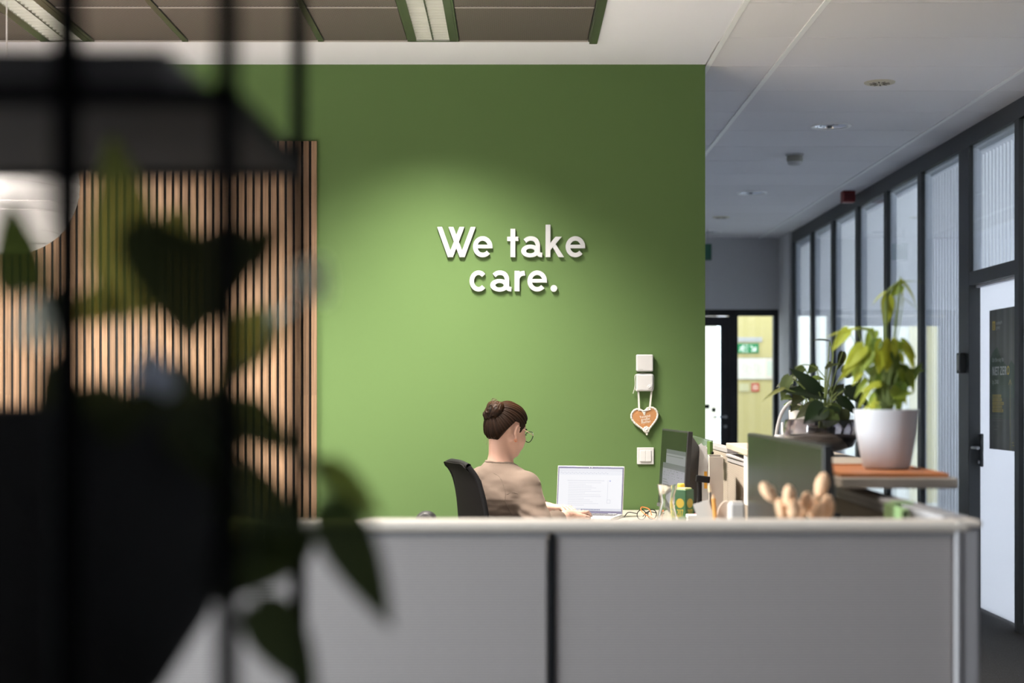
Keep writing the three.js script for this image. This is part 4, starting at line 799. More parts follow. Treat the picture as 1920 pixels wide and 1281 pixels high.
// ------------------------------------------------------------------ black steel rack in the foreground with a planter, a vine and a box
{
  const o = thing('steel_rack', 'black steel rack out of focus in the left foreground', 'shelf'), xr = -0.1945, xl = -0.95, zn = 1.06, zf = 1.41, t = 0.0072;
  const post = (name, x, d, k = t, y1 = 1.86) => part(name, bx(x - k, x + k, 0, y1, d - k, d + k, 0.0015), M.blackMetal, o);
  post('post', xr, zn); post('post', xr, zf, 0.0066); post('post', xl, zn); post('post', xl, zf);
  post('upright', -0.302, zn - 0.005, 0.0082);
  for (const y of [1.503, 1.85, 0.95]) {
    part('crossbar', [bx(xl, xr, y - 0.007, y + 0.007, zn - t, zn + t), bx(xl, xr, y - 0.006, y + 0.006, zf - t, zf + t), bx(xr - t, xr + t, y - 0.006, y + 0.006, zn, zf), bx(xl - t, xl + t, y - 0.006, y + 0.006, zn, zf)], M.blackMetal, o);
    part('shelf_board', bx(xl, xr - 0.006, y - 0.002, y + 0.004, zn + 0.006, zf - 0.006), phy(0.034, 0.022, 0.016, 0.9, { specularIntensity: 0.1 }), o);
  }
}
{
  const o = thing('flat_box', 'flat dark grey box lying on the top shelf of the rack', 'box', [-0.42, 1.510, -1.14]);
  part('box_body', rbox(0.36, 0.020, 0.13, 0.003).translate(0, 0.010, 0), std(0.10, 0.09, 0.09, 0.7), o);
  part('lid', rbox(0.364, 0.012, 0.134, 0.003).translate(0, 0.0242, 0), std(0.11, 0.10, 0.10, 0.6), o);
  const q = thing('booklet', 'blue grey booklet leaning behind the flat box', 'booklet', [-0.265, 1.510, -1.30]);
  part('cover', rbox(0.07, 0.026, 0.11, 0.003).translate(0, 0.013, 0), std(0.16, 0.18, 0.24, 0.6), q);
  part('pages', rbox(0.066, 0.020, 0.112, 0.002).translate(0.003, 0.013, 0), std(0.4, 0.4, 0.42, 0.8), q);
}
{
  const PXc = -0.352, PD = 1.225, Y0 = 0.9575;
  const pl = thing('planter', 'large charcoal bowl planter with a trailing vine in the left foreground', 'plant', [PXc, Y0, -PD]), B = V(PXc, Y0, -PD);
  part('bowl', lathe([[0, 0.07], [0.03, 0.075], [0.075, 0.112], [0.112, 0.17], [0.127, 0.24], [0.128, 0.30], [0.130, 0.335], [0.124, 0.335], [0.120, 0.30], [0, 0.295]], 64), std(0.014, 0.0125, 0.012, 0.8), pl);
  part('pedestal', lathe([[0, 0], [0.07, 0], [0.068, 0.008], [0.02, 0.03], [0.02, 0.074], [0, 0.075]], 40), std(0.012, 0.012, 0.014, 0.55), pl);
  part('soil', cyl(0.119, 0.119, 0.01, 0, 0.296, 0, 40), soilMat, pl);
  const w = (px, py, d) => at(px, py, d).sub(B);
  const L = [ // base px, tip px, depth, width m, material, heart, facing
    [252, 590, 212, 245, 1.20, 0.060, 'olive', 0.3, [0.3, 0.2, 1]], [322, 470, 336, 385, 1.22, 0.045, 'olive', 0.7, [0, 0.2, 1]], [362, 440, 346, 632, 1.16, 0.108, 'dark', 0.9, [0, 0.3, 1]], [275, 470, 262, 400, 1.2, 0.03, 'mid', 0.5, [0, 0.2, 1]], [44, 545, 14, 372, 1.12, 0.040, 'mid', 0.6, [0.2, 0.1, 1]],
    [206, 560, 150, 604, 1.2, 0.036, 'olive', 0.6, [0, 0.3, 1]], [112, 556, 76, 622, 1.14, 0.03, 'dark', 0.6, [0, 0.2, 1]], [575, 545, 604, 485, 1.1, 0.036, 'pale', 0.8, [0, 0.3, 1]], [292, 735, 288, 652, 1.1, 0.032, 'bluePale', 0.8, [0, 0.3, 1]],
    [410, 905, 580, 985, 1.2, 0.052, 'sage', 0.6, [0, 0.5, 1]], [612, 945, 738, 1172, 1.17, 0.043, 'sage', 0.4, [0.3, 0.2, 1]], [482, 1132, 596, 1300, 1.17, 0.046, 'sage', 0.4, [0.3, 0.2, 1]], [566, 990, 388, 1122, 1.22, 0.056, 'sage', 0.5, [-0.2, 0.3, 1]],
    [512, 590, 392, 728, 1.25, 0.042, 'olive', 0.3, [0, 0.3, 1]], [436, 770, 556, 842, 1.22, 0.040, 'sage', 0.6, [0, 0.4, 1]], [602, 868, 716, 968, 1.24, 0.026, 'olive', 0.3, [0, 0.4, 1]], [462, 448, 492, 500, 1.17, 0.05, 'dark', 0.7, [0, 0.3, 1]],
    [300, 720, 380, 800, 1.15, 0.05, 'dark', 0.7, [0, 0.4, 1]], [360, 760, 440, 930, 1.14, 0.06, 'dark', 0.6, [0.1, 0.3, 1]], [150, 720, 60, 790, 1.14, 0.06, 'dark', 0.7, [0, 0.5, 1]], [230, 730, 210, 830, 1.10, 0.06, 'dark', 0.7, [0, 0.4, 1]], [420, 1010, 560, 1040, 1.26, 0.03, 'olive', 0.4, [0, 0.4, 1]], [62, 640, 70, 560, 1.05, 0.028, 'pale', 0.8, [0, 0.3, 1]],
  ];
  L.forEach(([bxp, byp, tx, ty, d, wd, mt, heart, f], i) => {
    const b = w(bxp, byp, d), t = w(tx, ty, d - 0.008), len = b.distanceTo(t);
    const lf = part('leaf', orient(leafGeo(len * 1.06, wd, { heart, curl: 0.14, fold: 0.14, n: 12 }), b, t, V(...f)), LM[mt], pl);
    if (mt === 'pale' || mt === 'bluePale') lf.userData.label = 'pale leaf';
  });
  const vines = [[[200, 760, 1.22], [280, 640, 1.21], [238, 545, 1.2]], [[260, 750, 1.2], [380, 600, 1.18], [362, 440, 1.16]], [[100, 760, 1.18], [60, 640, 1.14], [44, 545, 1.12]], [[180, 750, 1.2], [230, 640, 1.2], [206, 560, 1.2]], [[120, 750, 1.18], [130, 640, 1.16], [112, 556, 1.14]],
    [[300, 740, 1.2], [430, 720, 1.22], [505, 640, 1.24], [512, 560, 1.2], [490, 500, 1.18], [462, 448, 1.17]], [[512, 600, 1.22], [545, 580, 1.16], [575, 545, 1.1]], [[250, 760, 1.18], [280, 750, 1.12], [292, 735, 1.1]], [[330, 790, 1.17], [390, 850, 1.13], [410, 905, 1.2]], [[340, 770, 1.2], [480, 820, 1.25], [580, 870, 1.22], [612, 945, 1.17]], [[330, 780, 1.17], [440, 880, 1.1], [470, 1010, 1.14], [482, 1132, 1.17]], [[340, 780, 1.18], [470, 860, 1.24], [566, 990, 1.22]], [[330, 770, 1.2], [400, 760, 1.21], [436, 770, 1.22]], [[440, 800, 1.25], [530, 840, 1.25], [602, 868, 1.24]]];
  for (const v of vines) part('vine', tube(v.map(([x, y, d]) => w(x, y, d)), 0.0022, 24, 6), stemDark, pl);
}

// ------------------------------------------------------------------ signed distance fields, meshed by surface nets
function iso(f, lo, hi, c) {
  const n = [0, 1, 2].map((k) => Math.ceil((hi[k] - lo[k]) / c) + 1), [nx, ny, nzz] = n, val = new Float32Array(nx * ny * nzz);
  const id = (i, j, k) => (k * ny + j) * nx + i;
  for (let k = 0; k < nzz; k++) for (let j = 0; j < ny; j++) for (let i = 0; i < nx; i++) val[id(i, j, k)] = f(lo[0] + i * c, lo[1] + j * c, lo[2] + k * c);
  const cell = new Int32Array(nx * ny * nzz).fill(-1), pos = [], idx = [];
  const E = [[0, 1], [2, 3], [4, 5], [6, 7], [0, 2], [1, 3], [4, 6], [5, 7], [0, 4], [1, 5], [2, 6], [3, 7]];
  for (let k = 0; k + 1 < nzz; k++) for (let j = 0; j + 1 < ny; j++) for (let i = 0; i + 1 < nx; i++) {
    const v = []; for (let q = 0; q < 8; q++) v.push(val[id(i + (q & 1), j + (q >> 1 & 1), k + (q >> 2))]);
    let x = 0, y = 0, z = 0, m = 0;
    for (const [a, b] of E) if ((v[a] < 0) !== (v[b] < 0)) { const t = v[a] / (v[a] - v[b]); x += (a & 1) + t * ((b & 1) - (a & 1)); y += (a >> 1 & 1) + t * ((b >> 1 & 1) - (a >> 1 & 1)); z += (a >> 2) + t * ((b >> 2) - (a >> 2)); m++; }
    if (m) { cell[id(i, j, k)] = pos.length / 3; pos.push(lo[0] + (i + x / m) * c, lo[1] + (j + y / m) * c, lo[2] + (k + z / m) * c); }
  }
  const quad = (a, b, d, e, flip) => { if (a < 0 || b < 0 || d < 0 || e < 0) return; flip ? idx.push(a, d, b, a, e, d) : idx.push(a, b, d, a, d, e); };
  for (let k = 1; k + 1 < nzz; k++) for (let j = 1; j + 1 < ny; j++) for (let i = 1; i + 1 < nx; i++) {
    const s = val[id(i, j, k)] < 0;
    if (s !== (val[id(i + 1, j, k)] < 0)) quad(cell[id(i, j - 1, k - 1)], cell[id(i, j, k - 1)], cell[id(i, j, k)], cell[id(i, j - 1, k)], !s);
    if (s !== (val[id(i, j + 1, k)] < 0)) quad(cell[id(i - 1, j, k - 1)], cell[id(i - 1, j, k)], cell[id(i, j, k)], cell[id(i, j, k - 1)], !s);
    if (s !== (val[id(i, j, k + 1)] < 0)) quad(cell[id(i - 1, j - 1, k)], cell[id(i, j - 1, k)], cell[id(i, j, k)], cell[id(i - 1, j, k)], !s);
  }
  const nor = new Float32Array(pos.length), h = c * 0.5;
  for (let q = 0; q < pos.length; q += 3) {
    const [x, y, z] = [pos[q], pos[q + 1], pos[q + 2]], g = V(f(x + h, y, z) - f(x - h, y, z), f(x, y + h, z) - f(x, y - h, z), f(x, y, z + h) - f(x, y, z - h)).normalize();
    nor[q] = g.x; nor[q + 1] = g.y; nor[q + 2] = g.z;
  }
  const g = new THREE.BufferGeometry(); g.setAttribute('position', new THREE.Float32BufferAttribute(pos, 3)); g.setAttribute('normal', new THREE.BufferAttribute(nor, 3)); g.setIndex(idx);
  return g;
}
const smin = (a, b, k) => { const h = clamp(0.5 + 0.5 * (b - a) / k); return b + (a - b) * h - k * h * (1 - h); };
const smax = (a, b, k) => -smin(-a, -b, k);
function cone(a, b, ra, rb) {                                           // tapered capsule
  const bxx = b[0] - a[0], by = b[1] - a[1], bz = b[2] - a[2], l = bxx * bxx + by * by + bz * bz;
  return (x, y, z) => { const px = x - a[0], py = y - a[1], pz = z - a[2], t = clamp((px * bxx + py * by + pz * bz) / l); return Math.hypot(px - t * bxx, py - t * by, pz - t * bz) - (ra + (rb - ra) * t); };
}
const ell = (c, r) => (x, y, z) => { const a = (x - c[0]) / r[0], b = (y - c[1]) / r[1], d = (z - c[2]) / r[2], k0 = Math.hypot(a, b, d), k1 = Math.hypot(a / r[0], b / r[1], d / r[2]); return k0 * (k0 - 1) / (k1 + 1e-9); };

// ------------------------------------------------------------------ the woman at the laptop (local axes: x her right, y up, z behind her)
{
  const TURN = 0.90, ROOT = V(-0.052, 0, -6.84);
  const woman = thing('person', 'woman with dark hair in a bun, glasses and beige sweater, seated working at a laptop', 'person', [ROOT.x, 0, ROOT.z], -TURN);
  const loc = (v) => v.clone().sub(ROOT).applyAxisAngle(V(0, 1, 0), TURN).toArray();
  const skin = phy(0.46, 0.275, 0.215, 0.55, { sheen: 0.2, sheenRoughness: 0.6 });
  // joints
  const shR = [0.158, 0.902, -0.008], shL = [-0.160, 0.915, -0.02];
  const elR = loc(V(0.108, 0.735, -6.63)), wrR = loc(V(0.250, 0.772, -6.895)), elL = loc(V(0.02, 0.76, -7.20)), wrL = loc(V(0.150, 0.795, -7.085));
  const HC = [0.014, 1.152, -0.020], HS = 0.95, HYAW = -0.09, HPIT = 0.30, HROLL = -0.03;
  const hq = new THREE.Quaternion().setFromEuler(new THREE.Euler(-HPIT, -HYAW, HROLL, 'YXZ')), hm = new THREE.Matrix4().compose(V(...HC), hq, V(HS, HS, HS)), hi = hm.clone().invert().elements;
  const toHead = (x, y, z) => [hi[0] * x + hi[4] * y + hi[8] * z + hi[12], hi[1] * x + hi[5] * y + hi[9] * z + hi[13], hi[2] * x + hi[6] * y + hi[10] * z + hi[14]];
  const fromHead = (v) => V(...v).applyMatrix4(hm).toArray();
  // head, in head axes
  const cranium = ell([0, 0.028, 0.012], [0.0745, 0.088, 0.096]), face = ell([0, -0.035, -0.035], [0.060, 0.080, 0.060]), jaw = cone([0, -0.085, -0.055], [0, -0.085, -0.058], 0.034, 0.030);
  const cheeks = [-1, 1].map((s) => cone([s * 0.040, -0.035, -0.055], [s * 0.030, -0.055, -0.062], 0.026, 0.024)), jawL = [-1, 1].map((s) => cone([s * 0.052, -0.045, 0.002], [s * 0.018, -0.095, -0.060], 0.020, 0.018));
  const nose = cone([0, 0.006, -0.092], [0, -0.032, -0.108], 0.008, 0.0115), nostr = cone([-0.009, -0.034, -0.100], [0.009, -0.034, -0.100], 0.008, 0.008);
  const lips = cone([-0.016, -0.067, -0.088], [0.016, -0.067, -0.088], 0.006, 0.006), socket = [-1, 1].map((s) => ell([s * 0.032, 0.004, -0.104], [0.019, 0.012, 0.020]));
  const ears = [-1, 1].map((s) => ({ a: ell([s * 0.0765, -0.006, 0.010], [0.0095, 0.029, 0.017]), b: ell([s * 0.0865, -0.002, 0.007], [0.007, 0.018, 0.010]), l: cone([s * 0.074, -0.034, 0.004], [s * 0.074, -0.040, 0.003], 0.007, 0.007) }));
  const neckA = fromHead([0, -0.05, 0.036]), neckB = [0.002, 0.955, 0.006];
  const neck = cone(neckA, neckB, 0.046, 0.054), nape = cone([0.002, 0.975, 0.014], [0, 0.915, 0.012], 0.055, 0.066);
  const headF = (x, y, z) => {
    const [a, b, c] = toHead(x, y, z);
    let d = smin(cranium(a, b, c), face(a, b, c), 0.03);
    d = smin(d, jaw(a, b, c), 0.025); for (const q of cheeks) d = smin(d, q(a, b, c), 0.02); for (const q of jawL) d = smin(d, q(a, b, c), 0.02);
    for (const q of socket) d = smax(d, -q(a, b, c), 0.012);
    d = smin(d, nose(a, b, c), 0.012); d = smin(d, nostr(a, b, c), 0.006); d = smin(d, lips(a, b, c), 0.005);
    for (const e of ears) { let q = smax(e.a(a, b, c), -e.b(a, b, c), 0.004); q = smin(q, e.l(a, b, c), 0.006); d = smin(d, q, 0.004); }
    d = smin(d, neck(x, y, z), 0.022);
    return smin(d, nape(x, y, z), 0.04);
  };
  // hands
  function hand(wr, el, side, up, spread, curl) {
    const W = V(...wr), dir = W.clone().sub(V(...el)); dir.y = -0.012; dir.normalize();
    const U = V(...up).normalize(), S = dir.clone().cross(U).normalize().multiplyScalar(side), parts = [], P = (f, s, u) => W.clone().addScaledVector(dir, f).addScaledVector(S, s).addScaledVector(U, u).toArray();
    parts.push(cone(P(-0.05, 0, 0), P(0.012, 0, 0), 0.0235, 0.021));
    const off = [-0.026, -0.009, 0.009, 0.025], len = [0.070, 0.078, 0.073, 0.058];
    const fingers = off.map((o, i) => { const k = P(0.085 - 0.004 * Math.abs(i - 1.2), o, 0.006); parts.push(cone(P(0.006, o * 0.55, 0), k, 0.0135, 0.0115));
      const L = len[i], s = o * spread, a = P(0.085 + L * 0.44, o + s * 0.4, 0.011 - curl * 0.2), b = P(0.085 + L * 0.74, o + s * 0.7, 0.004 - curl), c = P(0.085 + L * 0.97, o + s, -0.008 - curl * 1.6); return [cone(k, a, 0.0098, 0.0088), cone(a, b, 0.0088, 0.0080), cone(b, c, 0.0080, 0.0068)]; });
    const t0 = P(0.018, -0.024, -0.004), t1 = P(0.050, -0.044, -0.008), t2 = P(0.078, -0.050, -0.012), t3 = P(0.100, -0.048, -0.016);
    const thumb = [cone(t0, t1, 0.0135, 0.0115), cone(t1, t2, 0.0115, 0.0098), cone(t2, t3, 0.0098, 0.0078)];
    const f = (x, y, z) => { let d = 1; for (const q of parts) d = Math.min(d, 9) === 1 ? q(x, y, z) : smin(d, q(x, y, z), 0.010); let e = 1; for (const F of [...fingers, thumb]) { let g = 1; for (const q of F) g = g === 1 ? q(x, y, z) : smin(g, q(x, y, z), 0.003); e = Math.min(e, g); } return smin(d, e, 0.006); };
    const c = P(0.05, 0, 0); return { f, lo: c.map((v) => v - 0.135), hi: c.map((v) => v + 0.135) };
  }
  const handR = hand(wrR, elR, -1, [0, 1, 0], 0.25, 0.004), handL = hand(wrL, elL, 1, [0, 1, 0], 0.3, 0.006);
  // body
  const tor = (x, y, z, k) => {
    const q = (a, b, ra, rb, sx) => cone(a, b, ra, rb)(x / sx, y, z) * 0.95;
    let d = q([0, 0.56, 0.02], [0, 0.70, 0.015], 0.118 + k, 0.102 + k, 1.30);
    d = smin(d, q([0, 0.70, 0.015], [0, 0.865, 0.005], 0.102 + k, 0.112 + k, 1.28), 0.05);
    d = smin(d, q([0, 0.85, 0.01], [0, 0.900, 0.008], 0.106 + k, 0.07 + k, 1.40), 0.05);
    return d;
  };
  const armU = (k) => [cone(shR, elR, 0.052 + k, 0.043 + k), cone(shL, elL, 0.052 + k, 0.043 + k)], armF = (k, kw) => [cone(elR, wrR, 0.043 + k, 0.024 + kw), cone(elL, wrL, 0.043 + k, 0.024 + kw)];
  const trap = [cone([0, 0.957, 0.02], shR, 0.048, 0.045), cone([0, 0.957, 0.02], shL, 0.048, 0.045)];
  const hipR = [0.095, 0.545, -0.01], hipL = [-0.095, 0.545, -0.01], knR = [0.11, 0.525, -0.43], knL = [-0.12, 0.525, -0.42], anR = [0.12, 0.09, -0.36], anL = [-0.12, 0.09, -0.34];
  const legs = (k) => [cone(hipR, knR, 0.088 + k, 0.058 + k), cone(hipL, knL, 0.088 + k, 0.058 + k), cone(knR, anR, 0.056 + k, 0.036 + k), cone(knL, anL, 0.056 + k, 0.036 + k)];
  const aU = armU(0), aF = armF(0, 0), lg = legs(0), feet = [anR, anL].map((a) => cone([a[0], 0.045, a[2] + 0.03], [a[0] * 1.05, 0.035, a[2] - 0.16], 0.038, 0.03));
  const bodyF = (x, y, z) => { let d = tor(x, y, z, 0); for (const q of trap) d = smin(d, q(x, y, z), 0.04); for (const q of aU) d = smin(d, q(x, y, z), 0.045); for (const q of aF) d = smin(d, q(x, y, z), 0.02); for (const q of lg) d = smin(d, q(x, y, z), 0.03); for (const q of feet) d = smin(d, q(x, y, z), 0.02); return smin(d, neck(x, y, z), 0.04); };
  const hb = [HC[0] - 0.13, 0.955, HC[2] - 0.17], ht = [HC[0] + 0.13, 1.30, HC[2] + 0.16];
  const bodyGeo = geo([iso(bodyF, [-0.36, -0.01, -0.66], [0.36, 1.02, 0.20], 0.013), iso(headF, hb, ht, 0.0042), iso(handR.f, handR.lo, handR.hi, 0.0034), iso(handL.f, handL.lo, handL.hi, 0.0034)]);
  part('body', bodyGeo, skin, woman);
  // sweater
  const sU = armU(0.014), sF = armF(0.013, 0.014), upR = V(...shR), neckSphere = ell([0, 1.012, -0.018], [0.070, 0.075, 0.085]);
  const cutR = loc(V(0.196, 0.760, -6.795)), cutL = [wrL[0] + (elL[0] - wrL[0]) * 0.12, wrL[1] + (elL[1] - wrL[1]) * 0.12, wrL[2] + (elL[2] - wrL[2]) * 0.12];
  const axis = (a, b) => V(b[0] - a[0], b[1] - a[1], b[2] - a[2]).normalize(), axR = axis(elR, wrR), axL = axis(elL, wrL);
  const bareF = (x, y, z) => {
    const fold = 0.0035 * nz(x * 9, y * 14, z * 9) + 0.0018 * nz(x * 22 + 3, y * 40, z * 22);
    let d = tor(x, y, z, 0.014); for (const q of trap) d = smin(d, q(x, y, z) - 0.012, 0.05);
    const dU = [sU[0](x, y, z), sU[1](x, y, z)], dF = [sF[0](x, y, z), sF[1](x, y, z)];
    const lim = (v, c, ax) => smax(v, (x - c[0]) * ax.x + (y - c[1]) * ax.y + (z - c[2]) * ax.z, 0.004);
    const nearElbow = Math.hypot(x - elR[0], y - elR[1], z - elR[2]), wr = 0.005 * Math.sin(y * 150 + x * 60) * Math.exp(-nearElbow * nearElbow / 0.008);
    const r = smin(dU[0], lim(dF[0], cutR, axR), 0.03) + wr, l = smin(dU[1], lim(dF[1], cutL, axL), 0.03);
    d = smin(d, r, 0.022); d = smin(d, l, 0.03);
    return smax(d, 0.535 - y, 0.006) + fold;
  };
  const sweaterF = (x, y, z) => smax(bareF(x, y, z), -neckSphere(x, y, z), 0.006);
  const wool = phy(0.105, 0.075, 0.058, 0.95, { sheen: 0.5, sheenRoughness: 0.6, sheenColor: new THREE.Color().setRGB(0.5, 0.4, 0.3), bumpMap: rep(grain, 6), bumpScale: 0.0003 });
  const knit = phy(0.105, 0.075, 0.058, 0.95, { sheen: 0.5, sheenRoughness: 0.6, sheenColor: new THREE.Color().setRGB(0.5, 0.4, 0.3) });
  const sw = part('sweater', uvm(iso(sweaterF, [-0.36, 0.50, -0.50], [0.38, 1.08, 0.22], 0.0075), 1), wool, woman);
  const project = (F, p, dir) => { const d = V(...dir).normalize(), q = V(...p).addScaledVector(d, -0.25); for (let i = 0; i < 250 && F(q.x, q.y, q.z) > 0.0005; i++) q.addScaledVector(d, 0.002); return q; };
  // collar, cuffs, seams
  const ring = []; for (let i = 0; i < 36; i++) {
    const a = i / 36 * 2 * Math.PI, on = (e) => [0.0705 * Math.sin(a) * Math.cos(e), 1.012 + 0.075 * Math.sin(e), -0.018 + 0.0855 * Math.cos(a) * Math.cos(e)];
    let e = -1.5; while (e < 1.2 && bareF(...on(e)) < -0.001) e += 0.02;
    const q = on(Math.min(e, 0.2) - 0.10), h = 0.004, n = V(bareF(q[0] + h, q[1], q[2]) - bareF(q[0] - h, q[1], q[2]), bareF(q[0], q[1] + h, q[2]) - bareF(q[0], q[1] - h, q[2]), bareF(q[0], q[1], q[2] + h) - bareF(q[0], q[1], q[2] - h)).normalize();
    ring.push(V(...q).addScaledVector(n, 0.0035));
  }
  part('collar', new THREE.TubeGeometry(new THREE.CatmullRomCurve3(ring, true), 90, 0.0066, 8, true), knit, sw);
  const seamR = [[0.060, 0.965, 0.05], [0.105, 0.94, 0.095], [0.135, 0.885, 0.13], [0.145, 0.84, 0.13], [0.155, 0.79, 0.10]]
  const onWool = (pts) => new THREE.CatmullRomCurve3(pts.map((p) => V(...p))).getPoints(30).map((p) => project(sweaterF, p.toArray(), [0, 0, -1]));
  part('seam', geo([tube(onWool(seamR), 0.0013, 80, 6), tube(onWool([[0.138, 0.875, 0.13], [0.155, 0.882, 0.09], [0.175, 0.885, 0.05], [0.190, 0.882, 0.03]]), 0.0012, 60, 6)]), std(0.08, 0.057, 0.043, 0.95), sw);
  for (const [c, ax, r] of [[cutR, axR, 0.036], [cutL, axL, 0.036]]) part('cuff', new THREE.TorusGeometry(r, 0.0035, 8, 28).applyQuaternion(new THREE.Quaternion().setFromUnitVectors(V(0, 0, 1), ax)).translate(...c), knit, sw);
  // trousers and shoes
  const tl = legs(0.012), troF = (x, y, z) => { let d = tor(x, y, z, 0.006); d = smax(d, y - 0.60, 0.01); for (const q of tl) d = smin(d, q(x, y, z), 0.03); return smax(d, 0.085 - y, 0.004); };
  part('trousers', iso(troF, [-0.32, 0.05, -0.58], [0.32, 0.66, 0.20], 0.013), std(0.03, 0.035, 0.05, 0.9), woman);
  const shF = (x, y, z) => { let d = 9; for (const q of feet) d = Math.min(d, q(x, y, z) - 0.010); return smax(smax(d, 0.006 - y, 0.004), y - 0.10, 0.004); };
  part('shoes', iso(shF, [-0.26, -0.01, -0.62], [0.26, 0.14, -0.22], 0.009), std(0.03, 0.03, 0.03, 0.6), woman);
  // hair: a cap of strands drawn back to a bun
  const BUN = [0.0, 0.052, 0.100], bunDir = V(0, 0.5, 0.86).normalize();
  const hairline = (a, b, c) => { // positive where hair grows (head axes)
    const phi = Math.atan2(Math.abs(a), -c) * 180 / Math.PI;                // 0 front, 180 back
    const h = phi < 55 ? 0.082 - 0.00045 * phi : phi < 78 ? 0.057 - 0.0030 * (phi - 55) : phi < 92 ? -0.012 + 0.0032 * (phi - 78) : phi < 112 ? 0.033 : phi < 155 ? 0.033 - 0.0024 * (phi - 112) : -0.070;
    return b - h;
  };
  const strand = (a, b, c) => { // angle round the bun axis
    const p = V(a - BUN[0], b - BUN[1], c - BUN[2]), t = Math.atan2(p.x, p.y * bunDir.z - p.z * bunDir.y); return t;
  };
  const hairF = (x, y, z) => {
    const [a, b, c] = toHead(x, y, z);
    const t = strand(a, b, c), s = 0.0016 * Math.sin(t * 38) + 0.0014 * Math.sin(t * 17 + 1.3) + 0.0012 * nz(t * 9, b * 20, 3.3);
    let d = smin(cranium(a, b, c), ell([0, -0.008, 0.050], [0.064, 0.062, 0.055])(a, b, c), 0.03) - 0.011 - s;
    d = smax(d, -hairline(a, b, c), 0.007);
    return d;
  };
  const bunE = [ell([0.002, 0.056, 0.106], [0.047, 0.045, 0.036]), ell([-0.018, 0.036, 0.110], [0.036, 0.030, 0.028]), ell([0.012, 0.080, 0.100], [0.032, 0.024, 0.026]), ell([-0.022, 0.078, 0.104], [0.028, 0.026, 0.024]), ell([-0.038, 0.034, 0.100], [0.022, 0.024, 0.022])];
  const bunF = (x, y, z) => {
    const [a, b, c] = toHead(x, y, z); let d = 1; for (const q of bunE) d = d === 1 ? q(a, b, c) : smin(d, q(a, b, c), 0.008);
    const p = [a, b - 0.056, c - 0.106], r = Math.hypot(p[0], p[1]), t = Math.atan2(p[1], p[0]);
    return d - 0.0016 * Math.sin(t * 2 + r * 260 + 3 * nz(a * 40, b * 40, 1)) - 0.0022 * nz(a * 150, b * 50, c * 150);
  };
  const hairMat = phy(1, 1, 1, 0.55, { vertexColors: true, specularIntensity: 0.2 });
  const tint = (g, f) => { const p = g.attributes.position, col = new Float32Array(p.count * 3); for (let i = 0; i < p.count; i++) col.set(f(p.getX(i), p.getY(i), p.getZ(i)), i * 3); g.setAttribute('color', new THREE.BufferAttribute(col, 3)); return g; };
  const brown = (k) => [0.0035 + 0.036 * k, 0.0018 + 0.0145 * k, 0.0012 + 0.005 * k];
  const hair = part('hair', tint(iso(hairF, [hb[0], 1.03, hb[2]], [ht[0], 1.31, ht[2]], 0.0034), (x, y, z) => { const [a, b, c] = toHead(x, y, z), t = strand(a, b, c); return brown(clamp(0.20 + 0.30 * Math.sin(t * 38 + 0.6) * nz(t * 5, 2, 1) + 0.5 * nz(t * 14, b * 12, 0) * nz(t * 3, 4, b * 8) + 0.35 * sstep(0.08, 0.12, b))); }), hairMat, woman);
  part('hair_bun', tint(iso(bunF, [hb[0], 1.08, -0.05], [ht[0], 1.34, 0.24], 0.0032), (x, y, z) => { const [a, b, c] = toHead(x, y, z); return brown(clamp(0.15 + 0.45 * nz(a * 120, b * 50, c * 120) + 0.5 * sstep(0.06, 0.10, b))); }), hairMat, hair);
  const curls = []; let cs = 3; const cr = () => { cs = (cs * 16807) % 2147483647; return cs / 2147483647; };
  for (let i = 0; i < 12; i++) { const a0 = cr() * 6.28, R = 0.014 + 0.016 * cr(), c = [0.012 * (cr() - 0.7) - 0.004, 0.080 + 0.016 * cr(), 0.106 + 0.016 * cr()], pts = []; for (let k = 0; k < 7; k++) { const q = a0 + k * 0.75; pts.push(fromHead([c[0] + R * Math.cos(q) * (1 - k * 0.06), c[1] + R * 0.75 * Math.sin(q), c[2] + 0.004 * k * (cr() - 0.4)])); } curls.push(tube(pts, 0.0011, 24, 5)); }
  for (let i = 0; i < 9; i++) { const s = (cr() - 0.5) * 0.07, l = 0.02 + 0.03 * cr(); curls.push(tube([fromHead([s, -0.055, 0.088]), fromHead([s * 1.1, -0.055 - l * 0.5, 0.096]), fromHead([s * 1.2 + 0.006 * (cr() - 0.5), -0.055 - l, 0.094])], 0.0003, 8, 4)); }
  part('curl', curls, std(0.06, 0.028, 0.012, 0.5), hair, { kind: 'stuff' });
  // eyes, brows, glasses, earring
  for (const s of [-1, 1]) {
    const e = part('eye', ball(0.0105, ...fromHead([s * 0.030, 0.003, -0.072]), 20), std(0.75, 0.72, 0.70, 0.25), woman);
    part('iris', ball(0.0052, ...fromHead([s * 0.030, 0.001, -0.0778]), 14), std(0.06, 0.04, 0.025, 0.2), e);
    part('eyebrow', tube([fromHead([s * 0.014, 0.022, -0.0935]), fromHead([s * 0.032, 0.027, -0.0885]), fromHead([s * 0.050, 0.022, -0.073])], 0.0024, 12, 6), std(0.03, 0.016, 0.01, 0.8), woman);
  }
  part('lips', tube([fromHead([-0.021, -0.068, -0.087]), fromHead([0, -0.066, -0.0965]), fromHead([0.021, -0.068, -0.087])], 0.0048, 14, 8), std(0.42, 0.16, 0.13, 0.5), woman);
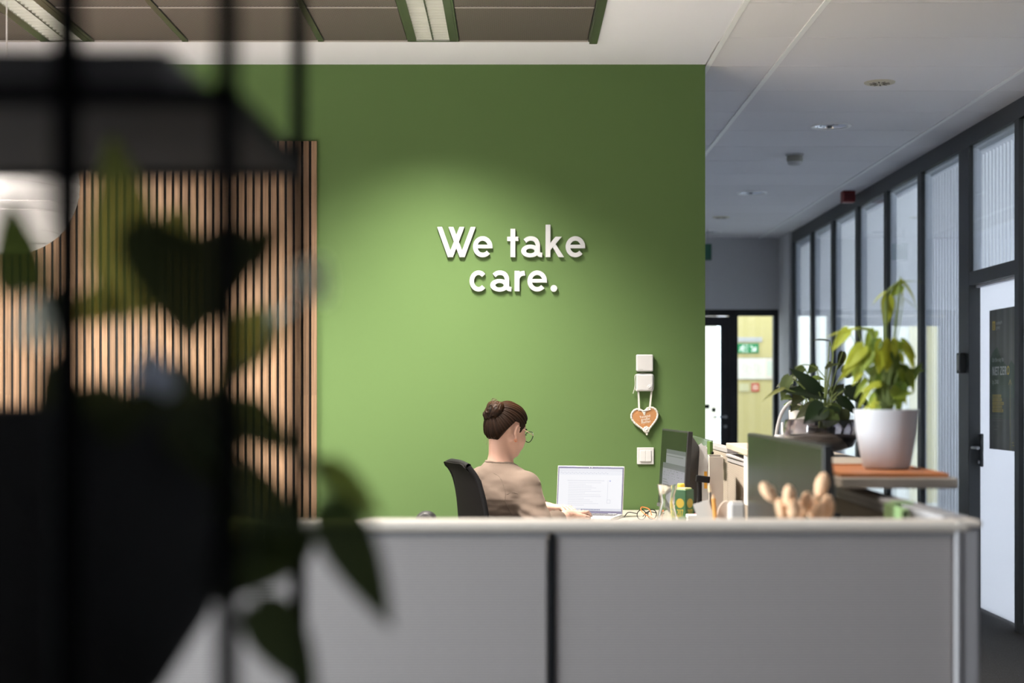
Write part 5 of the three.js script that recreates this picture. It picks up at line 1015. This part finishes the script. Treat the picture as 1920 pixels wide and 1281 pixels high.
  const gl = part('glasses', geo([-1, 1].map((s) => { const c = [], R = 0.0255; for (let k = 0; k < 30; k++) { const a = k / 30 * 2 * Math.PI; c.push(V(...fromHead([s * 0.034 + R * 1.06 * Math.cos(a), -0.002 + R * Math.sin(a), -0.117 + 0.006 * Math.abs(Math.cos(a))]))); } return new THREE.TubeGeometry(new THREE.CatmullRomCurve3(c, true), 60, 0.0019, 6, true); }).concat([tube([fromHead([-0.008, 0.006, -0.118]), fromHead([0, 0.009, -0.120]), fromHead([0.008, 0.006, -0.118])], 0.0016, 8, 6)])), std(0.012, 0.012, 0.014, 0.3), woman);
  for (const s of [-1, 1]) part('temple', tube([fromHead([s * 0.061, 0.006, -0.112]), fromHead([s * 0.076, 0.010, -0.05]), fromHead([s * 0.078, 0.014, 0.0]), fromHead([s * 0.080, 0.008, 0.016])], 0.0014, 16, 6), std(0.75, 0.52, 0.44, 0.3, { metalness: 0.6 }), gl);
  for (const s of [-1, 1]) part('earring', geo([new THREE.TorusGeometry(0.0055, 0.0011, 6, 18).rotateY(0.5).translate(...fromHead([s * 0.077, -0.050, 0.003])), ball(0.0022, ...fromHead([s * 0.078, -0.056, 0.003]), 8)]), std(0.6, 0.16, 0.06, 0.3, { metalness: 0.6 }), woman);

  // ---------------------------------------------------------------- her chair
  const CT = 1.27, ch = thing('office_chair', 'black mesh-backed office chair in which the woman sits', 'chair', [-0.075, -0.015, -6.80], -CT);
  const bg = new RoundedBoxGeometry(0.43, 0.56, 0.034, 6, 0.016), bp = bg.attributes.position;
  { const g2 = new THREE.BoxGeometry(0.43, 0.56, 0.030, 14, 24, 2), p = g2.attributes.position;
    for (let i = 0; i < p.count; i++) { const x = p.getX(i), y = p.getY(i), v = (y + 0.28) / 0.56, k = 1 - 0.16 * sstep(0.5, 1, v) - 0.10 * sstep(0.4, 0, v), corner = sstep(0.17, 0.215, Math.abs(x)) * sstep(0.20, 0.28, Math.abs(y));
      p.setXYZ(i, x * k * (1 - 0.06 * corner), y - 0.02 * corner * Math.sign(y), p.getZ(i) * (1 - 0.4 * sstep(0.19, 0.215, Math.abs(x))) - 0.35 * x * x + 0.045 * v + 0.035 * Math.pow(clamp((v - 0.86) / 0.14), 2) - 0.02 * Math.sin(v * Math.PI)); }
    g2.computeVertexNormals();
    part('backrest', g2.translate(0, 0.745, 0.115), phy(0.006, 0.0056, 0.0054, 0.9, { specularIntensity: 0.25 }), ch);
    const side = (s) => tube([[s * 0.19, 0.48, 0.115], [s * 0.207, 0.62, 0.098], [s * 0.212, 0.80, 0.105], [s * 0.190, 0.96, 0.14], [s * 0.176, 1.015, 0.175]], 0.011, 30, 8);
    part('back_frame', geo([side(-1), side(1), tube([[-0.176, 1.015, 0.175], [-0.09, 1.026, 0.182], [0, 1.028, 0.186], [0.09, 1.026, 0.182], [0.176, 1.015, 0.175]], 0.013, 24, 8), rod([0, 0.42, 0.05], [0, 0.60, 0.135], 0.025)]), M.black, ch);
  }
  { const s = new THREE.BoxGeometry(0.47, 0.07, 0.46, 10, 3, 10), p = s.attributes.position; for (let i = 0; i < p.count; i++) { const x = p.getX(i) / 0.235, z = p.getZ(i) / 0.23; p.setX(i, p.getX(i) * (1 - 0.06 * z * z)); p.setY(i, p.getY(i) - 0.02 * Math.pow(Math.abs(x), 3) - 0.03 * Math.max(0, -z) ** 3); } s.computeVertexNormals(); part('seat', s.translate(0, 0.425, -0.10), std(0.008, 0.0075, 0.007, 0.9), ch); }
  for (const s of [-1, 1]) { const a = part('armrest', rbox(0.075, 0.026, 0.23, 0.011, 3).translate(s * 0.285, 0.735, -0.02), M.black, ch); part('arm_post', geo([rod([s * 0.285, 0.72, 0.0], [s * 0.285, 0.42, 0.0], 0.014), rod([s * 0.285, 0.42, 0], [s * 0.14, 0.385, 0], 0.014)]), M.black, a); }
  part('column', geo([rod([0, 0.10, -0.08], [0, 0.39, -0.08], 0.025), rod([0, 0.33, -0.08], [0, 0.385, -0.08], 0.07)]), M.steel, ch);
  for (let k = 0; k < 5; k++) { const a = k * 2 * Math.PI / 5 + 0.3, e = [0.30 * Math.cos(a), 0.075, -0.08 + 0.30 * Math.sin(a)]; part('base_leg', rod([0, 0.12, -0.08], e, 0.024, 0.015), M.black, ch); part('caster', new THREE.TorusGeometry(0.019, 0.010, 8, 18).rotateY(a).translate(e[0], 0.03, e[2]), M.black, ch); }
}

renderer.render(scene, camera);
